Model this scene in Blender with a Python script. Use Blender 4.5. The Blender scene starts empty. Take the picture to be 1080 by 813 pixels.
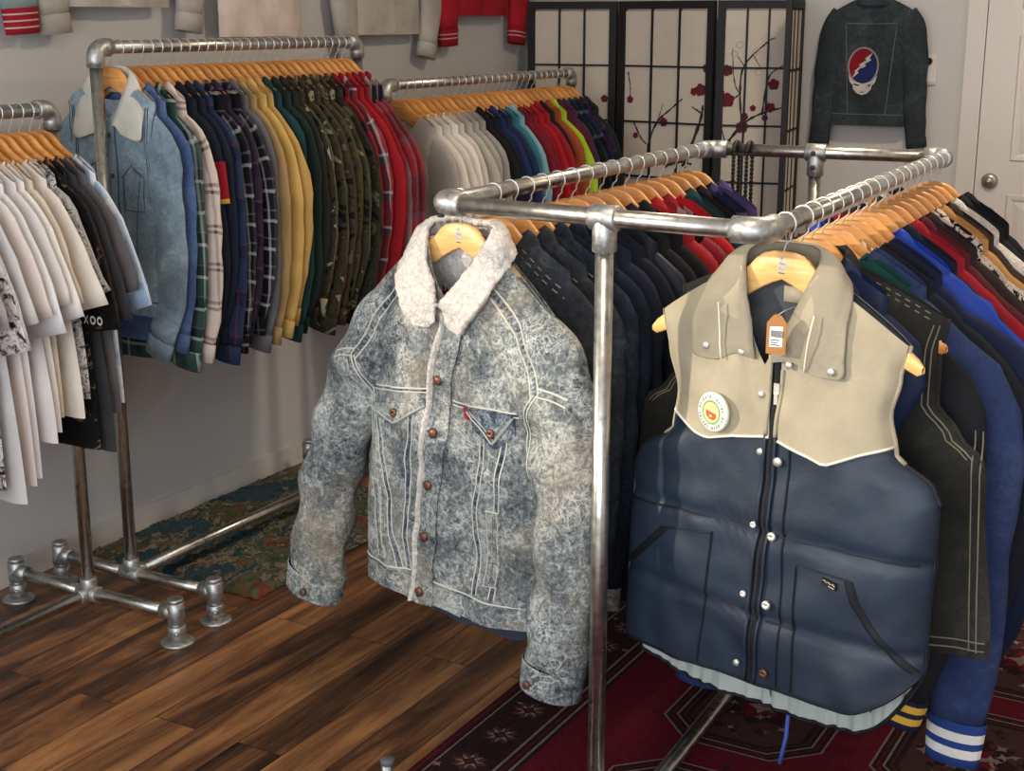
import bpy, bmesh, math, random
from math import sin, cos, pi, sqrt, atan2
from mathutils import Vector, Matrix, noise

SC = bpy.context.scene
COL = SC.collection
PI = pi

# ------------------------------------------------------------------ basics
def srgb(r, g, b):
    def f(c):
        c /= 255.0
        return c / 12.92 if c <= 0.04045 else ((c + 0.055) / 1.055) ** 2.4
    return (f(r), f(g), f(b), 1.0)

def lerp(a, b, t): return a + (b - a) * t

def interp(tab, s):
    if s <= tab[0][0]: return tab[0][1]
    for (a, va), (b, vb) in zip(tab, tab[1:]):
        if s <= b:
            t = (s - a) / (b - a)
            t = t * t * (3 - 2 * t)
            return va + (vb - va) * t
    return tab[-1][1]

def catmull(pts, n):
    """resample a list of equal-length tuples to n+1 points with a Catmull-Rom spline"""
    out = []
    m = len(pts) - 1
    for k in range(n + 1):
        t = k / n * m
        i = min(int(t), m - 1)
        f = t - i
        p0 = pts[max(i - 1, 0)]; p1 = pts[i]; p2 = pts[i + 1]; p3 = pts[min(i + 2, m)]
        out.append(tuple(0.5 * (2 * b + (c - a) * f + (2 * a - 5 * b + 4 * c - d) * f * f + (3 * b - a - 3 * c + d) * f ** 3)
                         for a, b, c, d in zip(p0, p1, p2, p3)))
    return out

# ------------------------------------------------------------------ mesh builder
class MB:
    def __init__(s):
        s.v = []; s.f = []; s.mi = []; s.uv = []
    def pt(s, p, uv=None):
        s.v.append(tuple(p)); s.uv.append(uv if uv else (p[0], p[2]))
        return len(s.v) - 1
    def face(s, idx, m=0):
        s.f.append(tuple(idx)); s.mi.append(m)
    def grid(s, rows, m=0, closed=False, uvs=None, flip=False):
        base = len(s.v); nc = len(rows[0])
        for j, r in enumerate(rows):
            for i, p in enumerate(r):
                s.pt(p, uvs[j][i] if uvs else None)
        for j in range(len(rows) - 1):
            mm = m[j] if isinstance(m, (list, tuple)) else m
            for i in range(nc if closed else nc - 1):
                a = base + j * nc + i; b = base + j * nc + (i + 1) % nc
                c = b + nc; d = a + nc
                s.face((a, d, c, b) if flip else (a, b, c, d), mm)
        return base
    def box(s, c, d, m=0, rz=0):
        x, y, z = c; a, b, h = d[0] / 2, d[1] / 2, d[2] / 2
        base = len(s.v)
        for sx, sy, sz in ((-1,-1,-1),(1,-1,-1),(1,1,-1),(-1,1,-1),(-1,-1,1),(1,-1,1),(1,1,1),(-1,1,1)):
            px, py = sx * a, sy * b
            s.pt((x + px * cos(rz) - py * sin(rz), y + px * sin(rz) + py * cos(rz), z + sz * h))
        for q in ((0,3,2,1),(4,5,6,7),(0,1,5,4),(1,2,6,5),(2,3,7,6),(3,0,4,7)):
            s.face([base + i for i in q], m)
    def tube(s, pts, r, n=12, m=0, cap=True, up=None):
        pts = [Vector(p) for p in pts]
        rr = r if isinstance(r, (list, tuple)) else [r] * len(pts)
        t0 = (pts[1] - pts[0]).normalized()
        a = Vector((0, 0, 1)) if abs(t0.z) < .9 else Vector((1, 0, 0))
        p = t0.cross(a).normalized()
        rows = []; 
        for i, c in enumerate(pts):
            if i == 0: t = t0
            elif i == len(pts) - 1: t = (pts[i] - pts[i - 1]).normalized()
            else: t = ((pts[i + 1] - c).normalized() + (c - pts[i - 1]).normalized()).normalized()
            p = (p - t * p.dot(t)).normalized(); q = t.cross(p)
            rows.append([c + (p * cos(2 * PI * k / n) + q * sin(2 * PI * k / n)) * rr[i] for k in range(n)])
        base = s.grid(rows, m, closed=True)
        if cap:
            s.face([base + k for k in range(n)][::-1], m)
            e = base + (len(rows) - 1) * n
            s.face([e + k for k in range(n)], m)
    def poly(s, pts, m=0):
        base = len(s.v)
        for p in pts: s.pt(p)
        s.face(range(base, base + len(pts)), m)
    def build(s, name, mats, parent=None, smooth=True, solid=None, sub=0, weld=False):
        me = bpy.data.meshes.new(name)
        me.from_pydata(s.v, [], s.f)
        if not isinstance(mats, (list, tuple)): mats = [mats]
        for m in mats: me.materials.append(m)
        me.polygons.foreach_set('material_index', s.mi)
        me.polygons.foreach_set('use_smooth', [smooth] * len(s.f))
        ul = me.uv_layers.new(name='UVMap')
        co = []
        for l in me.loops: co.extend(s.uv[l.vertex_index])
        ul.data.foreach_set('uv', co)
        if weld:
            bm = bmesh.new(); bm.from_mesh(me)
            bmesh.ops.remove_doubles(bm, verts=bm.verts, dist=1e-5)
            bm.to_mesh(me); bm.free()
        me.update()
        o = bpy.data.objects.new(name, me); COL.objects.link(o)
        if parent: o.parent = parent
        if solid:
            md = o.modifiers.new('thick', 'SOLIDIFY'); md.thickness = solid; md.offset = 0
        if sub:
            md = o.modifiers.new('sub', 'SUBSURF'); md.levels = sub; md.render_levels = sub
        return o

def thing(name, label, cat, loc=(0, 0, 0), rz=0, group=None):
    o = bpy.data.objects.new(name, None); COL.objects.link(o)
    o.empty_display_size = .05
    o.location = loc; o.rotation_euler = (0, 0, rz)
    o['label'] = label; o['category'] = cat
    if group: o['group'] = group
    return o

def tag(o, label, cat, group=None):
    o['label'] = label; o['category'] = cat
    if group: o['group'] = group
    return o

def struct(o):
    o['kind'] = 'structure'; return o

# ------------------------------------------------------------------ materials
class NT:
    def __init__(s, name):
        s.m = bpy.data.materials.new(name); s.m.use_nodes = True
        s.t = s.m.node_tree; s.t.nodes.clear()
        s.out = s.n('ShaderNodeOutputMaterial')
        s.b = s.n('ShaderNodeBsdfPrincipled')
        s.l(s.b.outputs[0], s.out.inputs[0])
    def n(s, typ, **k):
        nd = s.t.nodes.new(typ)
        for a, v in k.items():
            if a.startswith('i_'):
                nd.inputs[a[2:].replace('_', ' ')].default_value = v
            else: setattr(nd, a, v)
        return nd
    def l(s, a, b): s.t.links.new(a, b)
    def set(s, **k):
        for a, v in k.items():
            s.b.inputs[a.replace('_', ' ')].default_value = v
    def coord(s, which='Object', scale=(1, 1, 1), rot=(0, 0, 0)):
        tc = s.n('ShaderNodeTexCoord'); mp = s.n('ShaderNodeMapping')
        mp.inputs['Scale'].default_value = scale; mp.inputs['Rotation'].default_value = rot
        s.l(tc.outputs[which], mp.inputs[0]); return mp.outputs[0]
    def noise(s, vec, scale, detail=4, rough=.55, dist=0):
        nd = s.n('ShaderNodeTexNoise'); nd.inputs['Scale'].default_value = scale
        nd.inputs['Detail'].default_value = detail; nd.inputs['Roughness'].default_value = rough
        nd.inputs['Distortion'].default_value = dist
        if vec: s.l(vec, nd.inputs['Vector'])
        return nd.outputs[0]
    def ramp(s, fac, stops, const=False):
        nd = s.n('ShaderNodeValToRGB'); cr = nd.color_ramp
        if const: cr.interpolation = 'CONSTANT'
        while len(cr.elements) < len(stops): cr.elements.new(.5)
        for e, (p, c) in zip(cr.elements, stops):
            e.position = p; e.color = c if len(c) == 4 else (*c, 1)
        s.l(fac, nd.inputs[0]); return nd.outputs[0]
    def mix(s, a, b, f, mode='MIX'):
        nd = s.n('ShaderNodeMix', data_type='RGBA', blend_type=mode)
        for sock, v in ((nd.inputs[6], a), (nd.inputs[7], b), (nd.inputs[0], f)):
            if hasattr(v, 'node'): s.l(v, sock)
            else: sock.default_value = v
        return nd.outputs[2]
    def math(s, op, a, b=0.0, c=0.0):
        nd = s.n('ShaderNodeMath', operation=op)
        for sock, v in zip(nd.inputs, (a, b, c)):
            if hasattr(v, 'node'): s.l(v, sock)
            else: sock.default_value = v
        return nd.outputs[0]
    def base(s, sock): s.l(sock, s.b.inputs['Base Color'])
    def bump(s, h, strength=.3, dist=.01):
        nd = s.n('ShaderNodeBump'); nd.inputs['Strength'].default_value = strength
        nd.inputs['Distance'].default_value = dist
        s.l(h, nd.inputs['Height']); s.l(nd.outputs[0], s.b.inputs['Normal'])

def shade(c, k): return (c[0] * k, c[1] * k, c[2] * k, 1)

_mc = {}
def plain(r, g, b, rough=.85, bump=.25, var=.18, sheen=.0, nscale=9):
    """plain cloth: slight unevenness of the dye, woven bump"""
    key = ('p', r, g, b, rough, bump, var, nscale)
    if key in _mc: return _mc[key]
    t = NT('cloth_%d_%d_%d' % (r, g, b)); c = srgb(r, g, b)
    v = t.coord(); n = t.noise(v, nscale, 5, .6)
    t.base(t.ramp(n, [(.3, shade(c, 1 - var)), (.7, shade(c, 1 + var))]))
    t.set(Roughness=rough); t.set(Specular_IOR_Level=.25)
    t.bump(t.noise(v, 130, 3, .6, .3), bump, .004)
    _mc[key] = t.m; return t.m

def fine(r, g, b, rough=.5, metal=0.0):
    key = ('f', r, g, b, rough, metal)
    if key in _mc: return _mc[key]
    t = NT('finish_%d_%d_%d' % (r, g, b))
    c = srgb(r, g, b); v = t.coord(); n = t.noise(v, 35, 3)
    t.base(t.ramp(n, [(.3, shade(c, .93)), (.7, shade(c, 1.07))]))
    t.set(Roughness=rough, Metallic=metal)
    _mc[key] = t.m; return t.m

def denim(name, dark, mid, light, p=(.36, .5, .64), s1=5, s2=55, w=.55, rough=.85, vein=.0, veinc=None, bump=.5):
    t = NT(name); v = t.coord()
    a = t.noise(v, s1, 3, .6, .4); b = t.noise(v, s2, 8, .7, 1.2)
    f = t.math('ADD', t.math('MULTIPLY', a, 1 - w), t.math('MULTIPLY', b, w))
    col = t.ramp(f, [(p[0], srgb(*dark)), (p[1], srgb(*mid)), (p[2], srgb(*light))])
    if vein:
        d = t.noise(v, 9, 4, .6)
        dv = t.n('ShaderNodeVectorMath', operation='ADD')
        t.l(v, dv.inputs[0])
        sc = t.n('ShaderNodeVectorMath', operation='SCALE'); sc.inputs['Scale'].default_value = .05
        nn = t.n('ShaderNodeTexNoise'); nn.inputs['Scale'].default_value = 14; t.l(v, nn.inputs['Vector'])
        t.l(nn.outputs[1], sc.inputs[0]); t.l(sc.outputs[0], dv.inputs[1])
        vo = t.n('ShaderNodeTexVoronoi', feature='DISTANCE_TO_EDGE'); vo.inputs['Scale'].default_value = 42
        t.l(dv.outputs[0], vo.inputs['Vector'])
        mk = t.ramp(vo.outputs['Distance'], [(0.0, (1, 1, 1, 1)), (.075, (0, 0, 0, 1))])
        mk2 = t.math('MULTIPLY', mk, t.math('MULTIPLY', t.ramp(d, [(.42, (0, 0, 0, 1)), (.6, (1, 1, 1, 1))]), vein))
        col = t.mix(col, srgb(*(veinc or light)), mk2)
    t.base(col); t.set(Roughness=rough); t.set(Specular_IOR_Level=.2)
    t.bump(b, bump, .004)
    return t.m

def plaid(name, base, su, sv, fu=9.0, fv=9.0, skew=0.0, fuzz=.25):
    """checked cloth: su, sv are stripe lists [(start, colour), ...] over one repeat across and down"""
    t = NT(name); tc = t.n('ShaderNodeTexCoord'); sp = t.n('ShaderNodeSeparateXYZ')
    t.l(tc.outputs['UV'], sp.inputs[0])
    nz = t.noise(t.coord('UV', (6, 6, 6)), 1.0, 2)
    def band(o, f, st):
        x = t.math('FRACT', t.math('ADD', t.math('MULTIPLY', o, f), t.math('MULTIPLY', nz, fuzz)))
        return t.ramp(x, [(p, srgb(*c)) for p, c in st], True)
    a = band(sp.outputs[0], fu, su); b = band(sp.outputs[1], fv, sv)
    if base: col = t.mix(t.mix(a, b, .5), srgb(*base), .25)
    else: col = t.mix(a, b, .5)
    t.base(col); t.set(Roughness=.9); t.set(Specular_IOR_Level=.15)
    t.bump(t.noise(t.coord(), 120, 3), .3, .004)
    return t.m

def blotch(name, stops, scale=14, detail=3, rough=.5, dist=1.0, seed=0.0, sq=(1, 1, 1)):
    t = NT(name); mp = t.n('ShaderNodeMapping'); tc = t.n('ShaderNodeTexCoord')
    mp.inputs['Location'].default_value = (seed, seed * .7, -seed); mp.inputs['Scale'].default_value = sq
    t.l(tc.outputs['UV'], mp.inputs[0])
    n = t.noise(mp.outputs[0], scale, detail, rough, dist)
    t.base(t.ramp(n, [(p, srgb(*c)) for p, c in stops], True)); t.set(Roughness=.9); t.set(Specular_IOR_Level=.15)
    t.bump(t.noise(t.coord(), 120, 3), .3, .004)
    return t.m

def camo(name, seed, light=(136, 124, 94), green=(56, 56, 40), brown=(56, 45, 36), dark=(22, 21, 19), scale=13):
    return blotch(name, [(0, dark), (.41, green), (.51, brown), (.6, light), (.7, green)], scale, 3, .5, 1.4, seed)

# metals
t = NT('galvanised_pipe'); v = t.coord()
n = t.noise(v, 60, 3)
t.base(t.ramp(n, [(.3, srgb(176, 174, 166)), (.7, srgb(206, 203, 194))])); t.set(Metallic=1.0)
t.l(t.ramp(n, [(.3, (.27,) * 3 + (1,)), (.7, (.36,) * 3 + (1,))]), t.b.inputs['Roughness'])
M_PIPE = t.m
t = NT('cast_fitting'); v = t.coord(); n = t.noise(v, 90, 4, .6)
t.base(t.ramp(n, [(.3, srgb(150, 150, 146)), (.7, srgb(196, 195, 190))])); t.set(Metallic=.9)
t.l(t.ramp(n, [(.3, (.38,) * 3 + (1,)), (.7, (.52,) * 3 + (1,))]), t.b.inputs['Roughness'])
t.bump(n, .25, .004); M_FIT = t.m
M_DARKSCREW = fine(38, 36, 36, .5)
M_HOOK = fine(222, 220, 214, .35, .7)
t = NT('hanger_wood'); v = t.coord('Object', (6, 30, 40)); n = t.noise(v, 1.6, 5, .6, .6)
oi = t.n('ShaderNodeObjectInfo')
col = t.ramp(n, [(.25, srgb(190, 122, 58)), (.5, srgb(214, 148, 78)), (.75, srgb(228, 168, 98))])
hs = t.n('ShaderNodeHueSaturation'); t.l(col, hs.inputs['Color'])
mr = t.n('ShaderNodeMapRange'); t.l(oi.outputs['Random'], mr.inputs[0])
mr.inputs['To Min'].default_value = .78; mr.inputs['To Max'].default_value = 1.12
t.l(mr.outputs[0], hs.inputs['Value']); t.base(hs.outputs[0]); t.set(Roughness=.38); M_WOOD = t.m
M_WOODPALE = None
t = NT('pale_hanger_wood'); v = t.coord('Object', (6, 30, 40)); n = t.noise(v, 1.6, 5, .6, .6)
t.base(t.ramp(n, [(.25, srgb(216, 160, 92)), (.5, srgb(230, 178, 108)), (.75, srgb(240, 196, 130))])); t.set(Roughness=.4); M_WOODPALE = t.m
M_LOGO = fine(186, 186, 182, .4); M_LOGOD = fine(70, 66, 62, .5)

# setting materials
t = NT('wall_paint'); v = t.coord()
t.base(t.ramp(t.noise(v, 1.2, 3), [(.3, srgb(192, 188, 183)), (.7, srgb(198, 194, 188))])); t.set(Roughness=.8)
t.bump(t.noise(v, 160, 2), .06, .002); M_WALL = t.m
t = NT('white_paint'); v = t.coord()
t.base(t.ramp(t.noise(v, 2, 3), [(.3, srgb(206, 198, 188)), (.7, srgb(212, 204, 195))])); t.set(Roughness=.45); M_TRIM = t.m
M_CEIL = fine(225, 220, 212, .9)

# floor: wide hand-scraped planks running with the wall
t = NT('plank_floor')
tc = t.n('ShaderNodeTexCoord'); mp = t.n('ShaderNodeMapping')
mp.inputs['Rotation'].default_value = (0, 0, PI / 2)
t.l(tc.outputs['Object'], mp.inputs[0])
br = t.n('ShaderNodeTexBrick'); br.offset = .37; br.offset_frequency = 2; br.squash = 1
br.inputs['Scale'].default_value = 1.0; br.inputs['Brick Width'].default_value = .95; br.inputs['Row Height'].default_value = .125
br.inputs['Mortar Size'].default_value = .0014; br.inputs['Mortar Smooth'].default_value = .2
br.inputs['Color1'].default_value = (0, 0, 0, 1); br.inputs['Color2'].default_value = (1, 1, 1, 1)
br.inputs['Mortar'].default_value = (.5, .5, .5, 1)
t.l(mp.outputs[0], br.inputs['Vector'])
ofs = t.n('ShaderNodeVectorMath', operation='SCALE'); ofs.inputs['Scale'].default_value = 7.0
t.l(br.outputs['Color'], ofs.inputs[0])
mp2 = t.n('ShaderNodeMapping'); mp2.inputs['Scale'].default_value = (11, 1.15, 1)
t.l(tc.outputs['Object'], mp2.inputs[0])
ad = t.n('ShaderNodeVectorMath', operation='ADD'); t.l(mp2.outputs[0], ad.inputs[0]); t.l(ofs.outputs[0], ad.inputs[1])
g1 = t.noise(ad.outputs[0], 1.0, 6, .62, .9)
mp3 = t.n('ShaderNodeMapping'); mp3.inputs['Scale'].default_value = (70, 3.5, 1); t.l(tc.outputs['Object'], mp3.inputs[0])
ad3 = t.n('ShaderNodeVectorMath', operation='ADD'); t.l(mp3.outputs[0], ad3.inputs[0]); t.l(ofs.outputs[0], ad3.inputs[1])
g2 = t.noise(ad3.outputs[0], 1.0, 5, .7, .5)
sepc = t.n('ShaderNodeSeparateColor'); t.l(br.outputs['Color'], sepc.inputs[0])
f = t.math('ADD', t.math('MULTIPLY', g1, .75), t.math('MULTIPLY', g2, .25))
f = t.math('ADD', f, t.math('MULTIPLY', t.math('SUBTRACT', sepc.outputs[0], .5), .13))
wood = t.ramp(f, [(.34, srgb(40, 27, 20)), (.45, srgb(80, 52, 35)), (.54, srgb(124, 82, 50)), (.66, srgb(174, 122, 74))])
t.base(t.mix(wood, srgb(24, 15, 11), br.outputs['Fac']))
t.l(t.ramp(g2, [(.3, (.3,) * 3 + (1,)), (.7, (.46,) * 3 + (1,))]), t.b.inputs['Roughness'])
t.bump(t.math('SUBTRACT', g2, t.math('MULTIPLY', br.outputs['Fac'], 2.0)), .25, .004); M_FLOOR = t.m

# ------------------------------------------------------------------ the room
WX, BY, FY, RX, CH = -3.2, 5.77, -1.7, 2.6, 2.75
def slab(name, x0, x1, y0, y1, z0, z1, m):
    b = MB(); b.box(((x0 + x1) / 2, (y0 + y1) / 2, (z0 + z1) / 2), (x1 - x0, y1 - y0, z1 - z0))
    return struct(b.build(name, m, smooth=False))
slab('floor', WX - .1, RX + .1, FY - .1, BY + .1, -.1, 0, M_FLOOR)
slab('ceiling', WX - .1, RX + .1, FY - .1, BY + .1, CH, CH + .1, M_CEIL)
def wall_with_hole(name, axis, pos, a0, a1, h, m, th=.1):
    """wall in the plane axis=pos from a0 to a1, one opening h=(b0,b1,z0,z1)"""
    b = MB()
    def add(s0, s1, z0, z1):
        if s1 - s0 < 1e-4 or z1 - z0 < 1e-4: return
        c, d = (s0 + s1) / 2, s1 - s0
        if axis == 'x': b.box((pos, c, (z0 + z1) / 2), (th, d, z1 - z0))
        else: b.box((c, pos, (z0 + z1) / 2), (d, th, z1 - z0))
    add(a0, h[0], 0, CH); add(h[1], a1, 0, CH); add(h[0], h[1], 0, h[2]); add(h[0], h[1], h[3], CH)
    return struct(b.build(name, m, smooth=False))
SIDEWIN = (-.65, 1.12, 1.3, 2.35)
FRONTWIN = (-2.4, 2.0, .45, 2.45)
wall_with_hole('wall_left', 'x', WX - .05, FY - .1, BY + .1, SIDEWIN, M_WALL)
wall_with_hole('wall_front', 'y', FY - .05, WX, RX, FRONTWIN, M_WALL)
slab('wall_right', RX, RX + .1, FY - .1, BY + .1, 0, CH, M_WALL)
slab('wall_back', WX, RX, BY, BY + .1, 0, CH, M_WALL)
slab('baseboard_left', WX, WX + .014, FY, BY, 0, .075, M_TRIM)
b = MB(); b.box((-2.22, BY - .007, .0375), (1.932, .014, .075)); struct(b.build('baseboard_back', M_TRIM, smooth=False))

t = NT('window_glass'); t.t.nodes.remove(t.b)
tr = t.n('ShaderNodeBsdfTransparent'); gl = t.n('ShaderNodeBsdfGlossy'); gl.inputs['Roughness'].default_value = .02
mx = t.n('ShaderNodeMixShader'); mx.inputs[0].default_value = .06
t.l(tr.outputs[0], mx.inputs[1]); t.l(gl.outputs[0], mx.inputs[2]); t.l(mx.outputs[0], t.out.inputs[0]); M_GLASS = t.m
def window(n, axis, pos, h):
    b = MB(); w = .05
    def bar(s0, s1, z0, z1):
        c, d = (s0 + s1) / 2, s1 - s0
        if axis == 'x': b.box((pos, c, (z0 + z1) / 2), (.08, d, z1 - z0))
        else: b.box((c, pos, (z0 + z1) / 2), (d, .08, z1 - z0))
    bar(h[0], h[0] + w, h[2], h[3]); bar(h[1] - w, h[1], h[2], h[3])
    bar(h[0] + w, h[1] - w, h[2], h[2] + w); bar(h[0] + w, h[1] - w, h[3] - w, h[3])
    o = struct(b.build('window_%d' % n, M_TRIM, smooth=False))
    g = MB()
    if axis == 'x': g.box((pos, (h[0] + h[1]) / 2, (h[2] + h[3]) / 2), (.006, h[1] - h[0] - .1, h[3] - h[2] - .1))
    else: g.box(((h[0] + h[1]) / 2, pos, (h[2] + h[3]) / 2), (h[1] - h[0] - .1, .006, h[3] - h[2] - .1))
    g.build('pane', M_GLASS, o, smooth=False)
window(1, 'x', WX - .05, SIDEWIN)
window(2, 'y', FY - .05, FRONTWIN)

# door: six raised panels, casing, deadbolt
DX0, DX1 = -1.184, -.36
b = MB(); b.box(((DX0 + DX1) / 2, BY - .012, 1.02), (DX1 - DX0, .02, 2.03))
door = struct(b.build('door_1', M_TRIM, smooth=False))
pw = (DX1 - DX0 - .36) / 2
for px in (DX0 + .122, DX1 - .122 - pw):
    for z0, z1 in ((.2, .945), (1.07, 1.545), (1.64, 1.93)):
        b = MB()
        def loop(i, y): return [(px + i, y, z0 + i), (px + pw - i, y, z0 + i), (px + pw - i, y, z1 - i), (px + i, y, z1 - i)]
        yy = BY - .022
        b.grid([loop(0, yy), loop(.006, yy - .007), loop(.018, yy - .006), loop(.03, yy + .0), loop(.055, yy - .006)], 0, closed=True)
        b.poly(loop(.055, yy - .006))
        b.build('door_panel', M_TRIM, door, smooth=False)
M_BRASS = fine(176, 168, 158, .35, .8)
b = MB(); c = Vector((-1.128, BY - .022, .992))
b.tube([c, c + Vector((0, -.012, 0)), c + Vector((0, -.02, 0))], [.031, .031, .024], 24)
b.tube([c + Vector((0, -.02, 0)), c + Vector((0, -.03, 0))], [.018, .016], 20); b.box(c + Vector((0, -.034, 0)), (.026, .012, .007))
b.build('deadbolt', M_BRASS, door)
b = MB(); c = Vector((-1.128, BY - .022, .86))
b.tube([c, c + Vector((0, -.01, 0)), c + Vector((0, -.012, 0)), c + Vector((0, -.035, 0)), c + Vector((0, -.045, 0)), c + Vector((0, -.065, 0)), c + Vector((0, -.07, 0))],
       [.032, .03, .014, .013, .026, .028, .015], 24); b.build('door_knob', M_BRASS, door)
b = MB()
for x0, x1 in ((DX0 - .075, DX0 - .004), (DX1 + .004, DX1 + .075)):
    b.box(((x0 + x1) / 2, BY - .011, 1.06), (x1 - x0, .022, 2.12)); 
    b.box(((x0 + x1) / 2 + (.022 if x0 < DX0 - .05 else -.022), BY - .0125, 1.04), (.012, .025, 2.08))
b.box(((DX0 + DX1) / 2, BY - .011, 2.085), (DX1 - DX0 + .008, .022, .07))
struct(b.build('trim_1', M_TRIM, smooth=False))

# ------------------------------------------------------------------ pipe racks
PR = .0168
def coupling(b, p, q, r=.0225, m=0):
    """short cast socket along p-q with rounded lips"""
    p, q = Vector(p), Vector(q); d = (q - p).normalized()
    b.tube([p, p + d * .002, q - d * .002, q], [r - .002, r, r, r - .002], 18, m)
def screw(root, c, d, r=.006):
    b = MB(); c = Vector(c); d = Vector(d).normalized()
    b.tube([c, c + d * .004, c + d * .005], [r, r, r * .6], 12)
    b.build('set_screw', M_DARKSCREW, root)
def pipe(root, name, p, q):
    b = MB(); b.tube([p, q], PR, 20); return b.build(name, M_PIPE, root)
def elbow(root, c, d1, d2, l=.05):
    c, d1, d2 = Vector(c), Vector(d1).normalized(), Vector(d2).normalized()
    b = MB(); R = .03
    arc = []
    cen = c + (d1 + d2) * R
    for k in range(9):
        a = k / 8 * PI / 2
        arc.append(cen - d2 * R * cos(a) - d1 * R * sin(a))
    pts = [c + d1 * l] + arc + [c + d2 * l]
    b.tube([c + d1 * (l + .001)] + pts + [c + d2 * (l + .001)], [.0205] + [.0235] * len(pts) + [.0205], 20)
    return b.build('elbow_fitting', M_FIT, root)
def tee(root, c, d, run, l=.035, l2=.045):
    c, d, run = Vector(c), Vector(d).normalized(), Vector(run).normalized()
    b = MB(); coupling(b, c - run * l, c + run * l, .0235); coupling(b, c, c + d * l2, .0225)
    return b.build('tee_fitting', M_FIT, root)
BZ = .088
def foot(root, x, y, bx, by):
    """floor flange, upright socket, cap and side socket towards (bx,by)"""
    b = MB(); dx, dy = bx - x, by - y; L = sqrt(dx * dx + dy * dy); dx /= L; dy /= L
    b.tube([(x, y, 0), (x, y, .005), (x, y, .009), (x, y, .012)], [.044, .045, .042, .026], 28)
    b.tube([(x, y, .012), (x, y, .05), (x, y, .052)], [.0245, .0235, .021], 20)
    b.tube([(x, y, .052), (x, y, .058)], [.018, .018], 20)
    b.tube([(x, y, .058), (x, y, .06), (x, y, BZ + .027), (x, y, BZ + .029)], [.021, .0235, .0235, .021], 20)
    b.tube([(x, y, BZ + .029), (x, y, BZ + .031), (x, y, BZ + .038), (x, y, BZ + .04)], [.018, .021, .021, .017], 20)
    b.tube([(x, y, BZ), (x + dx * .045, y + dy * .045, BZ)], [.0215, .0215], 18)
    f = b.build('foot', M_FIT, root)
    for a in (-.9, 2.4):
        s = MB(); s.tube([(x + cos(a) * .022, y + sin(a) * .022, .034), (x + cos(a) * .028, y + sin(a) * .028, .034)], [.007, .006], 10)
        s.build('set_screw', M_FIT, f)
    return f
def low_foot(root, x, y, bx, by, bz):
    """short capped upright stub on a small flange"""
    b = MB()
    b.tube([(x, y, .0102), (x, y, .013), (x, y, .016), (x, y, .018)], [.03, .031, .029, .02], 24)
    b.tube([(x, y, .018), (x, y, .092)], [.0135, .0135], 18)
    f = b.build('foot', M_PIPE, root)
    c = MB(); c.tube([(x, y, .092), (x, y, .093), (x, y, .103), (x, y, .105)], [.0135, .015, .015, .013], 18); c.build('end_cap', fine(92, 92, 92, .5), f)
    return f
def base(root, px, py, feet, bz=None, low=False):
    bz = bz or BZ
    for fx, fy in feet:
        pipe(root, 'base_bar', (px, py, bz), (fx, fy, bz)); (low_foot(root, fx, fy, px, py, bz) if low else foot(root, fx, fy, px, py))
    f0, f1 = Vector((*feet[0], 0)), Vector((*feet[1], 0)); run = (f1 - f0).normalized()
    tee(root, (px, py, bz), (0, 0, 1), run)
def wall_rack(label, x, y0, y1, z, y0x, feet0, feet1):
    r = thing('clothes_rack', label, 'clothes rack', (0, 0, 0))
    pipe(r, 'rail', (x, y0 + .04, z), (x, y1 - .04, z))
    elbow(r, (x, y0, z), (0, 1, 0), (0, 0, -1)); elbow(r, (x, y1, z), (0, -1, 0), (0, 0, -1))
    pipe(r, 'post', (x, y0, BZ), (x, y0, z - .04)); pipe(r, 'post', (x, y1, BZ), (x, y1, z - .04))
    base(r, x, y0, feet0); base(r, x, y1, feet1)
    pipe(r, 'bottom_bar', (x, y0, BZ), (x, y1, BZ))
    for ya, yb in ((y0 + .015, y0 + .042), (y1 - .042, y1 - .015)):
        b = MB(); coupling(b, (x, ya, BZ), (x, yb, BZ), .021); b.build('bar_socket', M_FIT, r)
    return r
R1 = dict(x=-2.785, y0=1.2, y1=2.572, z=1.384)
R2 = dict(x=-2.787, y0=2.735, y1=3.885, z=1.530)
R3 = dict(x=-2.787, y0=4.04, y1=5.41, z=1.384)
wall_rack('short grey pipe rack of t-shirts against the wall beside the taller flannel rack', R1['x'], R1['y0'], R1['y1'], R1['z'], 0,
          [(-3.08, 1.2), (-2.49, 1.2)], [(-3.082, 2.585), (-2.488, 2.588)])
wall_rack('tall grey pipe rack of flannels and camouflage against the wall by the shag rug', R2['x'], R2['y0'], R2['y1'], R2['z'], 0,
          [(-3.076, 2.742), (-2.495, 2.747)], [(-3.08, 3.93), (-2.495, 3.93)])
wall_rack('low grey pipe rack of sweaters and shirts in front of the folding screen', R3['x'], R3['y0'], R3['y1'], R3['z'], 0,
          [(-3.08, 4.06), (-2.495, 4.06)], [(-3.08, 5.41), (-2.495, 5.41)])
# the double rail rack
NZ = 1.257
LF, RF, RB, LB = Vector((-1.478, 2.32, NZ)), Vector((-.802, 2.262, NZ)), Vector((-.851, 3.76, NZ)), Vector((-1.479, 3.69, NZ))
nr = thing('clothes_rack', 'large square pipe rack with two long rails carrying denim and jackets on the red rug', 'clothes rack')
for a_, b_, nm in ((LF, LB, 'rail'), (RF, RB, 'rail'), (LF, RF, 'cross_bar'), (LB, RB, 'cross_bar')):
    d = (b_ - a_).normalized(); pipe(nr, nm, a_ + d * .03, b_ - d * .03)
for c, p, q in ((LF, RF, LB), (RF, LF, RB), (RB, RF, LB), (LB, LF, RB)):
    elbow(nr, c, p - c, q - c, .055)
FP = LF.lerp(RF, .546); BP = RB.lerp(LB, .53)
for P, d in ((FP, LF - RF), (BP, LB - RB)):
    tee(nr, P, (0, 0, -1), d, .028, .062)
    pipe(nr, 'post', (P.x, P.y, .037), P - Vector((0, 0, .05)))
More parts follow.
